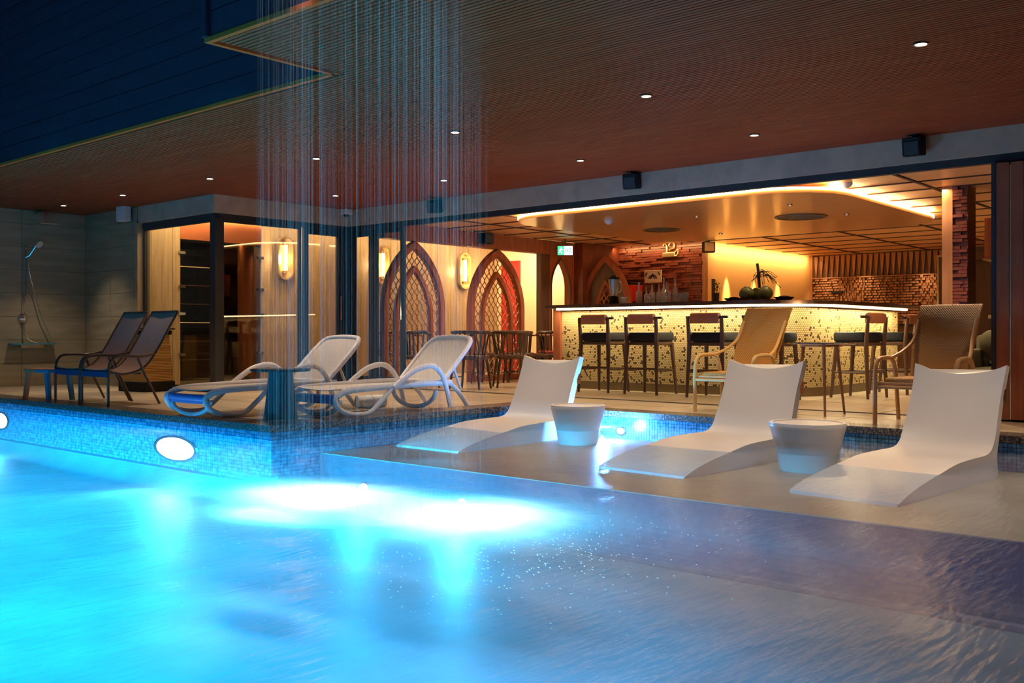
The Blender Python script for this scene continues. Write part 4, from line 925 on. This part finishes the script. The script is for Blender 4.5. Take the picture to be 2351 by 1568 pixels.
# ================================================================== FURNITURE
# ---- white sun loungers on the deck (local: foot at -y, arm peak at y=0)
def sun_lounger(loc, label):
    t = thing('sun_lounger', loc, 0, label, 'sun lounger', 'white sun loungers on the deck')
    hw = .325
    for s in (-1, 1):
        x = s*hw
        r = MB().tube(sm([(x, -1.13, .20), (x, -1.0, .245), (x, -.6, .262), (x, -.1, .275), (x, .30, .27)], 6), .030, 10, flat=.62)
        r.build('seat_rail', M['white_rim'], t, True)
        MB().tube(sm([(x, -1.10, .225), (x, -1.155, .175), (x, -1.11, .09), (x, -1.0, .040), (x, -.88, .026), (x, -.76, .035), (x, -.66, .10), (x, -.48, .25)], 6), .024, 10, flat=.7).build('leg_loop', M['white_rim'], t, True)
        MB().tube(sm([(x*1.03, -.48, .25), (x*1.07, -.26, .385), (x*1.09, -.10, .435), (x*1.09, .03, .435), (x*1.07, .14, .36), (x*1.04, .22, .22), (x*1.03, .28, .03)], 7), [.027]*43, 10, flat=.8).build('armrest', M['white_rim'], t, True)
        MB().tube(sm([(x*.92, .30, .27), (x*.92, .44, .16), (x*.92, .56, .03)], 6), .024, 8).build('rear_leg', M['white_rim'], t, True)
    # foot panel: blue grip over a sagging lower bar
    P_ = []
    for k in range(13):
        u = -1 + 2*k/12; P_.append((u*hw, -1.13 - .03*(1 - u*u), .185))
    MB().tube(P_, .030, 8, flat=.6).build('foot_grip', M['blue_plastic'], t, True)
    MB().rings([[(p[0], p[1] - .012, .20), (p[0], p[1] + .004, .20), (p[0], p[1] + .02, .13), (p[0], p[1] + .004, .13)] for p in P_]).build('foot_panel', M['blue_plastic'], t)
    MB().tube([(hw*math.sin(a), -1.10, .16 - .135*math.cos(a)*1.0) for a in [-PI/2 + PI*k/14 for k in range(15)]], .022, 8).build('foot_bow', M['white_rim'], t, True)
    MB().tube([(hw*.95*math.sin(a), .10, .20 - .17*math.cos(a)) for a in [-PI/2 + PI*k/14 for k in range(15)]], .022, 8).build('rear_bow', M['white_rim'], t, True)
    st = MB(); rows = []
    for k in range(25):
        y = -1.10 + 1.32*k/24; rows.append([(u*hw*.93, y, .262 - .018*(1 - u*u)) for u in (-1, -.5, 0, .5, 1)])
    bot = [[(p[0], p[1], p[2] - .006) for p in r] for r in rows]
    st.rings([r + b[::-1] for r, b in zip(rows, bot)])
    st.build('seat_sling', M['mesh_fab'], t, True)
    # backrest: rounded frame with fabric
    bk = bpy.data.objects.new('backrest', None)
    base = Vector((0, .20, .285)); tilt = math.atan2(.405, .44); L_ = .63
    def B(u, v, d=0): return (u, base.y + v*math.cos(tilt) - d*math.sin(tilt), base.z + v*math.sin(tilt) + d*math.cos(tilt))
    o = [(-hw*.93, 0), (-hw*.95, L_*.35), (-hw*.93, L_*.78), (-hw*.80, L_*.955), (-hw*.55, L_), (0, L_*1.015), (hw*.55, L_), (hw*.80, L_*.955), (hw*.93, L_*.78), (hw*.95, L_*.35), (hw*.93, 0)]
    q = sm([(a, b, 0) for a, b in o], 5)
    f = MB().tube([B(a, b) for a, b, _ in q], .026, 10); f.tube([B(-hw*.93, 0), B(hw*.93, 0)], .018, 8)
    fo = f.build('back_frame', M['white_rim'], t, True)
    MB().add([B(a*.94, b*.97 + .01, .004) for a, b, _ in q] + [B(a*.94, b*.97 + .01, -.004) for a, b, _ in q],
             [tuple(range(len(q))), tuple(reversed(range(len(q), 2*len(q))))]).build('back_sling', M['mesh_fab'], t)
    for s in (-1, 1):
        MB().tube([B(s*hw*.8, L_*.38, -.02), (s*hw*.8, .50, .20)], .014, 8).build('back_strut', M['white_rim'], t)
    return t
sl1 = sun_lounger((-7.93, 5.84, 0), 'white plastic sun lounger left of the small round table')
sl2 = dup(sl1, (-7.07, 6.59, 0), 0, 'white plastic sun lounger right of the small round table, behind the falling water')
t = thing('side_table', (-7.16, 5.16, 0), 0, 'small round table with a flared blue-grey base between the sun loungers', 'table')
MB().lathe([(.150, 0), (.150, .01), (.135, .12), (.115, .30), (.108, .42)], 28).build('pedestal', M['slate'], t, True); MB().lathe([(.255, .422), (.262, .43), (.262, .438), (.256, .443), (0, .443)], 36).build('top', M['black'], t, True)
t = thing('rolled_towel', (-7.50, 6.50, .0), 1.3, 'rolled white towel lying under the right sun lounger', 'towel')
o = MB().lathe([(.03, -.16), (.062, -.155), (.068, 0), (.062, .155), (.03, .16)], 16).build('roll', M['towel'], t, True); o.rotation_euler = (0, PI/2, 0); o.location = (0, 0, .068)
MB().tube([(.0 + .069*0, .069*math.cos(a), .068 + .069*math.sin(a)) for a in [2*PI*k/16 for k in range(16)]], .004, 5, True).build('band', M['mesh_fab'], t)
# ---- white in-pool loungers
def ledge_lounger(loc, rz, label, w=.70):
    """local: y toward the back, crease at y=0; z is world height"""
    t = thing('water_lounger', (loc[0], loc[1], -.262), rz, label, 'pool lounger', 'white moulded loungers standing in the shallow water')
    top = sm([(0, .325, .53), (0, .275, .40), (0, .19, .20), (0, .115, .04), (0, .05, -.045), (0, -.05, -.078), (0, -.25, -.082), (0, -.55, -.092), (0, -.80, -.125), (0, -1.08, -.165), (0, -1.28, -.205), (0, -1.42, -.245)], 4)
    bot = sm([(0, .405, .515), (0, .36, .38), (0, .28, .18), (0, .21, .02), (0, .17, -.10), (0, .15, -.262), (0, -.2, -.262), (0, -.55, -.262), (0, -.8, -.262), (0, -1.08, -.262), (0, -1.28, -.262), (0, -1.43, -.262)], 4)
    n = 12; rs = []
    for i in range(len(top)):
        a, b = top[i], bot[i]; f = max(0, (a[2] - .05)/.48); ring = []
        wt = w/2*(1 - .03*math.sin(min(1, f)*PI))
        if a[1] < -.1: wt = w/2*(1 + .10*min(1, (-.1 - a[1])/1.5))
        for k in range(n + 1):
            u = -1 + 2*k/n; dz = -.075*(1 - u*u)*f**3; dy = .025*(1 - u*u)*min(1, f*1.5)
            ring.append((u*wt, a[1] + dy, a[2] + dz + .262))
        for k in range(n + 1):
            u = 1 - 2*k/n; dz = -.075*(1 - u*u)*f**3; dy = .025*(1 - u*u)*min(1, f*1.5)
            ring.append((u*wt*(.97), b[1] + dy, b[2] + dz + .262))
        rs.append(ring)
    MB().rings(rs).build('shell', M['white'], t, True)
    # raised lumbar cushion line and drain slots seen as small inserts near the edge
    for s in (-1, 1): MB().box(s*w*.47 - .004, s*w*.47 + .004, .30, .36, .52, .62).build('edge_plug', M['chrome'], t)
    return t
ledge_lounger((-6.10, 7.35), 0, 'white moulded lounger in the shallow water, left of the three', .72)
ledge_lounger((-3.80, 7.36), math.radians(-4), 'white moulded lounger in the shallow water, middle of the three', .72)
ledge_lounger((-2.20, 7.22), math.radians(-6), 'white moulded lounger in the shallow water, right of the three by the folding doors', .66)
def bucket(loc, r, label):
    t = thing('bucket_table', (loc[0], loc[1], -.262), 0, label, 'pool table', 'white tub tables in the water')
    h_ = .350
    MB().lathe([(r*.70, 0), (r*.74, .02), (r*.80, .13), (r*.985, h_ - .03), (r, h_ - .012), (r*.99, h_)], 44, cap=True).build('tub', M['white'], t, True)
    MB().band([(r*.99*math.cos(2*PI*k/44), r*.99*math.sin(2*PI*k/44)) for k in range(44)], [(r*.90*math.cos(2*PI*k/44), r*.90*math.sin(2*PI*k/44)) for k in range(44)], h_, h_ + .008, 'z', True).build('rim', M['white_rim'], t, True)
    return t
bucket((-5.40, 7.19), .252, 'round white tub table standing in the water beside the left water lounger')
bucket((-3.05, 6.90), .278, 'round white tub table standing in the water between the middle and right water loungers')
# ---- brown sling armchairs
def sling_chair(loc, label):
    """local origin at front-near leg line; +y is the back; width along x"""
    t = thing('sling_armchair', loc, 0, label, 'armchair', 'brown sling armchairs by the shower')
    hw = .27
    prof = sm([(0, .80, 1.00), (0, .70, .83), (0, .58, .62), (0, .47, .46), (0, .36, .375), (0, .20, .335), (0, .08, .35), (0, .0, .385)], 5)
    def off(p, d): return p
    rs = [[(-hw + .01, p[1], p[2]), (0, p[1], p[2] - .012), (hw - .01, p[1], p[2]), (hw - .01, p[1] + .002, p[2] - .007), (0, p[1] + .002, p[2] - .019), (-hw + .01, p[1] + .002, p[2] - .007)] for p in prof]
    MB().rings(rs).build('sling', M['brown_sling'], t, True)
    for s in (-1, 1):
        x = s*hw
        MB().tube([(x, p[1], p[2] - .004) for p in prof], .013, 8).build('side_tube', M['brown_metal'], t, True)
        MB().tube(sm([(x*1.08, 0, 0), (x*1.08, .0, .25), (x*1.08, .01, .42), (x*1.08, .06, .50), (x*1.08, .16, .52), (x*1.08, .38, .515), (x*1.03, .52, .545)], 6), .014, 8, flat=1.1).build('arm_and_front_leg', M['brown_metal'], t, True)
        MB().tube([(x*1.04, .33, .50), (x*1.06, .40, .33), (x*1.1, .57, 0)], .014, 8).build('rear_leg', M['brown_metal'], t, True)
    MB().rbox(-hw, hw, -.02, .02, .30, .36, .01).build('front_rail', M['navy_metal'], t)
    MB().tube([(-hw, .36, .33), (hw, .36, .33)], .012, 8).build('rear_rail', M['brown_metal'], t)
    MB().tube([(-hw, .80, 1.0), (hw, .80, 1.0)], .013, 8).build('top_rail', M['brown_metal'], t)
    return t
c1 = sling_chair((-10.02, 4.87, 0), 'brown sling armchair in front of the woven bin, nearer the pool corner')
dup(c1, (-10.72, 4.90, 0), 0, 'brown sling armchair nearer the shower wall')
t = thing('painted_stool', (-11.37, 4.98, 0), 0, 'low stool with orange and teal slanted legs beside the armchairs', 'stool')
MB().rbox(-.30, .02, -.16, .16, .31, .35, .015).build('seat', M['orange'], t); MB().rbox(.021, .32, -.16, .16, .31, .35, .015).build('seat_half', M['teal'], t)
for x, m_ in ((-1, 'orange'), (1, 'teal')):
    for y in (-.12, .12): MB().add([(x*.24 + a*.035, y + b*.02, .31) for a, b in ((-1, -1), (1, -1), (1, 1), (-1, 1))] + [(x*.31 + a*.028, y*1.1 + b*.02, 0) for a, b in ((-1, -1), (1, -1), (1, 1), (-1, 1))], [(0, 1, 2, 3), (7, 6, 5, 4), (0, 4, 5, 1), (1, 5, 6, 2), (2, 6, 7, 3), (3, 7, 4, 0)]).build('leg', M[m_], t)
# woven bin
t = thing('woven_bin', (-12.03, 6.55, 0), math.radians(8), 'tall golden woven towel bin with a black lid and base', 'bin')
MB().rings([[(-.26, -.22, .13), (.26, -.22, .13), (.26, .22, .13), (-.26, .22, .13)], [(-.22, -.18, .74), (.22, -.18, .74), (.22, .18, .74), (-.22, .18, .74)]]).build('woven_body', M['bin_weave'], t)
MB().rbox(-.28, .28, -.24, .24, 0, .13, .02).build('base', M['black'], t); MB().rbox(-.25, .25, -.21, .21, .74, .80, .02).build('collar', M['black'], t); MB().rbox(-.28, .28, -.24, .24, .81, .83, .02).build('lid', M['black'], t)
# ---- rattan high-back lounge chairs
def rattan_chair(loc, w, label, mw, mf, rz=0):
    t = thing('rattan_armchair', loc, rz, label, 'armchair')
    # local: x 0..w, front y=0
    cx = w/2
    MB().rbox(.06, w - .06, .02, .60, .34, .385, .03).build('seat', M[mw], t); MB().tube([(.03, .02, .335), (w - .03, .02, .335), (w - .03, .60, .335), (.03, .60, .335)], .016, 8, True).build('seat_frame', M[mf], t, True)
    prof = [(0, .55, .38), (0, .60, .44), (0, .66, .54), (0, .74, .68), (0, .85, .86), (0, .92, .96), (0, .965, 1.01), (0, .99, 1.015)]
    rs = []; nU = 10
    for i, p in enumerate(sm(prof, 4)):
        v = i/28; wd = (w*.40)*(1 - .16*max(0, 1 - abs(v - .0)/.4)) if v < .4 else w*.40 + w*.02*(v - .4)
        if v > .86: wd -= .05*((v - .86)/.14)**2
        ring = []
        for k in range(nU + 1): u = -1 + 2*k/nU; ring.append((cx + u*wd, p[1] + .03*(1 - u*u)*(1), p[2]))
        for k in range(nU + 1): u = 1 - 2*k/nU; ring.append((cx + u*wd, p[1] + .03*(1 - u*u) + .022, p[2] - .012))
        rs.append(ring)
    MB().rings(rs).build('woven_back', M[mw], t, True)
    for s in (0, 1):
        x = .0 + s*w; xi = cx + (-1 if s == 0 else 1)*w*.38
        MB().tube(sm([(x, 0, 0), (x, 0, .30), (x, .01, .44), (x, .05, .52), (x, .14, .545), (x, .34, .545), (x, .43, .51), (x, .48, .43), (x, .50, .34)], 6), .019, 8).build('arm_loop', M[mf], t, True)
        MB().tube(sm([(x, .36, .545), ((x + xi)/2, .55, .60), (xi, .72, .70), (xi, .86, .88)], 6), .015, 8).build('back_brace', M[mf], t, True)
        MB().tube([(x, .50, .36), (x, .56, 0)], .018, 8).build('rear_leg', M[mf], t, True)
    MB().tube([(0, 0, .31), (w, 0, .31)], .014, 8).build('front_rail', M[mf], t, True)
    return t
rattan_chair((-4.79, 8.26, 0), .60, 'golden woven high-back armchair behind the middle water lounger', 'rattan_y', 'rattan_frame')
rattan_chair((-3.00, 8.12, 0), .64, 'brown woven high-back armchair near the folding doors', 'rattan_b', 'rattan_bframe')
t = thing('glass_table', (-3.72, 8.72, 0), 0, 'thin glass-topped table with slanted wooden legs between the woven armchairs', 'table')
MB().lathe([(.30, .655), (.305, .66), (.305, .667), (.30, .672), (0, .672)], 36).build('top', M['glass'], t)
MB().lathe([(.306, .657), (.312, .660), (.312, .668), (.306, .670)], 36, cap=False).build('rim', M['chrome'], t)
for a in (-60, 60, 180):
    c_, s_ = math.cos(math.radians(a)), math.sin(math.radians(a)); MB().tube([(c_*.17, s_*.17, .655), (c_*.26, s_*.26, 0)], [.018, .011], 8).build('leg', M['mid_wood'], t)
MB().lathe([(.19, .635), (.19, .654)], 24).build('leg_ring', M['mid_wood'], t)
# ---- bar stools
def stool(loc, rz, label, first=None):
    if first: return dup(first, loc, rz, label)
    t = thing('bar_stool', loc, rz, label, 'bar stool', 'leather bar stools at the bar')
    MB().rbox(-.225, .225, -.20, .215, .655, .775, .05, 4).build('seat', M['navy_leather'], t, True); MB().rbox(-.21, .21, -.19, .20, .61, .654, .02).build('seat_frame', M['dk_wood'], t)
    for sx in (-1, 1):
        MB().tube([(sx*.20, .17, .64), (sx*.235, .225, 0)], [.028, .017], 8).build('leg', M['dk_wood'], t)
        MB().tube([(sx*.235, -.235, 0), (sx*.215, -.205, .64), (sx*.225, -.235, .95)], [.017, .029, .020], 8).build('leg', M['dk_wood'], t)
        MB().tube([(sx*.224, -.22, .30), (sx*.224, .205, .30)], .014, 6, flat=.7).build('stretcher', M['dk_wood'], t)
    MB().tube([(-.224, .203, .30), (.224, .203, .30)], .014, 6).build('stretcher', M['dk_wood'], t); MB().tube([(-.22, -.222, .32), (.22, -.222, .32)], .014, 6).build('stretcher', M['dk_wood'], t)
    MB().rings([[(u*.275, -.245 + .05*u*u, .935 + q) for q, in ((0,),)] + [(u*.275, -.215 + .05*u*u, .935), (u*.275, -.215 + .05*u*u, .965), (u*.275, -.245 + .05*u*u, .965)] for u in [-1 + k/5 for k in range(11)]]).build('back_rail', M['dk_wood'], t)
    MB().rings([[(u*.185, -.27 + .05*u*u*.45, .875), (u*.185, -.20 + .05*u*u*.45, .875), (u*.185, -.195 + .02*u*u, .93), (u*.185, -.20 + .02*u*u, .985), (u*.185, -.235 + .02*u*u, 1.0), (u*.185, -.27 + .02*u*u, .985), (u*.185, -.28 + .02*u*u, .93)] for u in [-1 + k/4 for k in range(9)]]).build('back_pad', M['leather'], t, True)
    return t
st = stool((-7.36, 10.36, 0), 0, 'bar stool at the left end of the bar, leftmost of the row')
stool((-6.64, 10.36, 0), 0, 'second bar stool from the left end of the bar', st)
stool((-5.73, 10.33, 0), 0, 'bar stool just left of the golden woven armchair', st)
stool((-4.98, 10.30, 0), 0, 'bar stool mostly hidden behind the golden woven armchair', st)
stool((-4.40, 11.38, 0), math.radians(84), 'bar stool at the rounded right end of the bar, turned sideways', st)
stool((-4.36, 12.40, 0), math.radians(95), 'farthest bar stool, in shade between the bar end and the brown woven armchair', st)
# ---- dining chairs with spindle backs, tables
def dining_chair(loc, rz, label, first=None):
    if first: return dup(first, loc, rz, label)
    t = thing('dining_chair', loc, rz, label, 'dining chair', 'dark spindle-back chairs')
    MB().rbox(-.22, .22, -.21, .21, .40, .46, .05).build('seat', M['dk_wood'], t)
    for sx in (-1, 1):
        for sy in (-1, 1): MB().tube([(sx*.17, sy*.16, .42), (sx*.22, sy*.21, 0)], [.021, .015], 6).build('leg', M['dk_wood'], t)
        MB().tube([(sx*.20, -.19, .16), (sx*.20, .19, .16)], .009, 6).build('stretcher', M['dk_wood'], t)
    arc_ = [(.265*math.cos(a), -.265*math.sin(a)*.85 + .03) for a in [-.15 + (PI + .3)*k/20 for k in range(21)]]
    MB().tube([(x, y, .775 - .06*max(0, y)/.1) for x, y in arc_], .025, 8).build('back_rail', M['dk_wood'], t, True)
    for k in range(11):
        a = (PI)*k/10; MB().tube([(.20*math.cos(a), -.19*math.sin(a) + .02, .45), (.262*math.cos(a), -.225*math.sin(a) + .03, .77)], .012, 5).build('spindle', M['dk_wood'], t)
    return t
def at(px, py, z=0.0):
    d = 2226*(H - z)/(py - 767); u = (px - 1175.5)/2226*d
    return (-.6534*d + .757*u, .757*d + .6534*u, z)
def gx(px, d):
    u = (px - 1175.5)/2226*d; return (-.6534*d + .757*u, .757*d + .6534*u, 0)
dc = dining_chair(gx(1080, 13.3), math.radians(20), 'dark spindle-back chair directly behind the right sun lounger')
dining_chair(gx(1172, 13.75), math.radians(50), 'dark spindle-back chair just left of the left water lounger', dc)
dining_chair(gx(1125, 14.85), math.radians(200), 'dark spindle-back chair half hidden between two others', dc)
dining_chair(gx(1192, 15.2), math.radians(120), 'dark spindle-back chair at the small tan table, left side', dc)
d4 = dining_chair(gx(1272, 14.6), math.radians(70), 'spindle-back chair with a red cushion beside the bar end', dc)
o = MB().rbox(-.19, .19, -.18, .18, .458, .50, .04).build('cushion', M['red_cushion'], d4, True)
dining_chair(gx(893, 15.6), math.radians(30), 'dark spindle-back chair in the corridor behind the glass left of the dark post', dc)
dining_chair(gx(962, 13.6), math.radians(-20), 'dark spindle-back chair behind the left lattice screen, right of the dark post', dc)
def dining_table(loc, label, r=.38):
    t = thing('dining_table', loc, 0, label, 'table', 'small round dining tables')
    MB().lathe([(r - .01, .715), (r, .722), (r, .738), (r - .01, .745), (0, .745)], 32).build('top', M['mid_wood'], t)
    MB().lathe([(.22, 0), (.22, .015), (.03, .04), (.03, .71), (.10, .714)], 18).build('pedestal', M['black'], t, True); return t
dining_table(gx(1245, 15.6), 'small round tan table left of the bar end, between spindle-back chairs', .30)
dining_table(gx(925, 14.9), 'small round table behind the glass by the left lattice screen', .32)
t = thing('low_bench', gx(1178, 16.8), math.radians(49), 'dark low bench behind the spindle-back chairs', 'bench')
MB().rbox(-.45, .45, -.15, .15, .36, .42, .02).build('seat', M['mid_wood'], t)
for x in (-.4, .36):
    for y in (-.12, .09): MB().box(x, x + .04, y, y + .04, 0, .36).build('leg', M['dk_wood'], t)
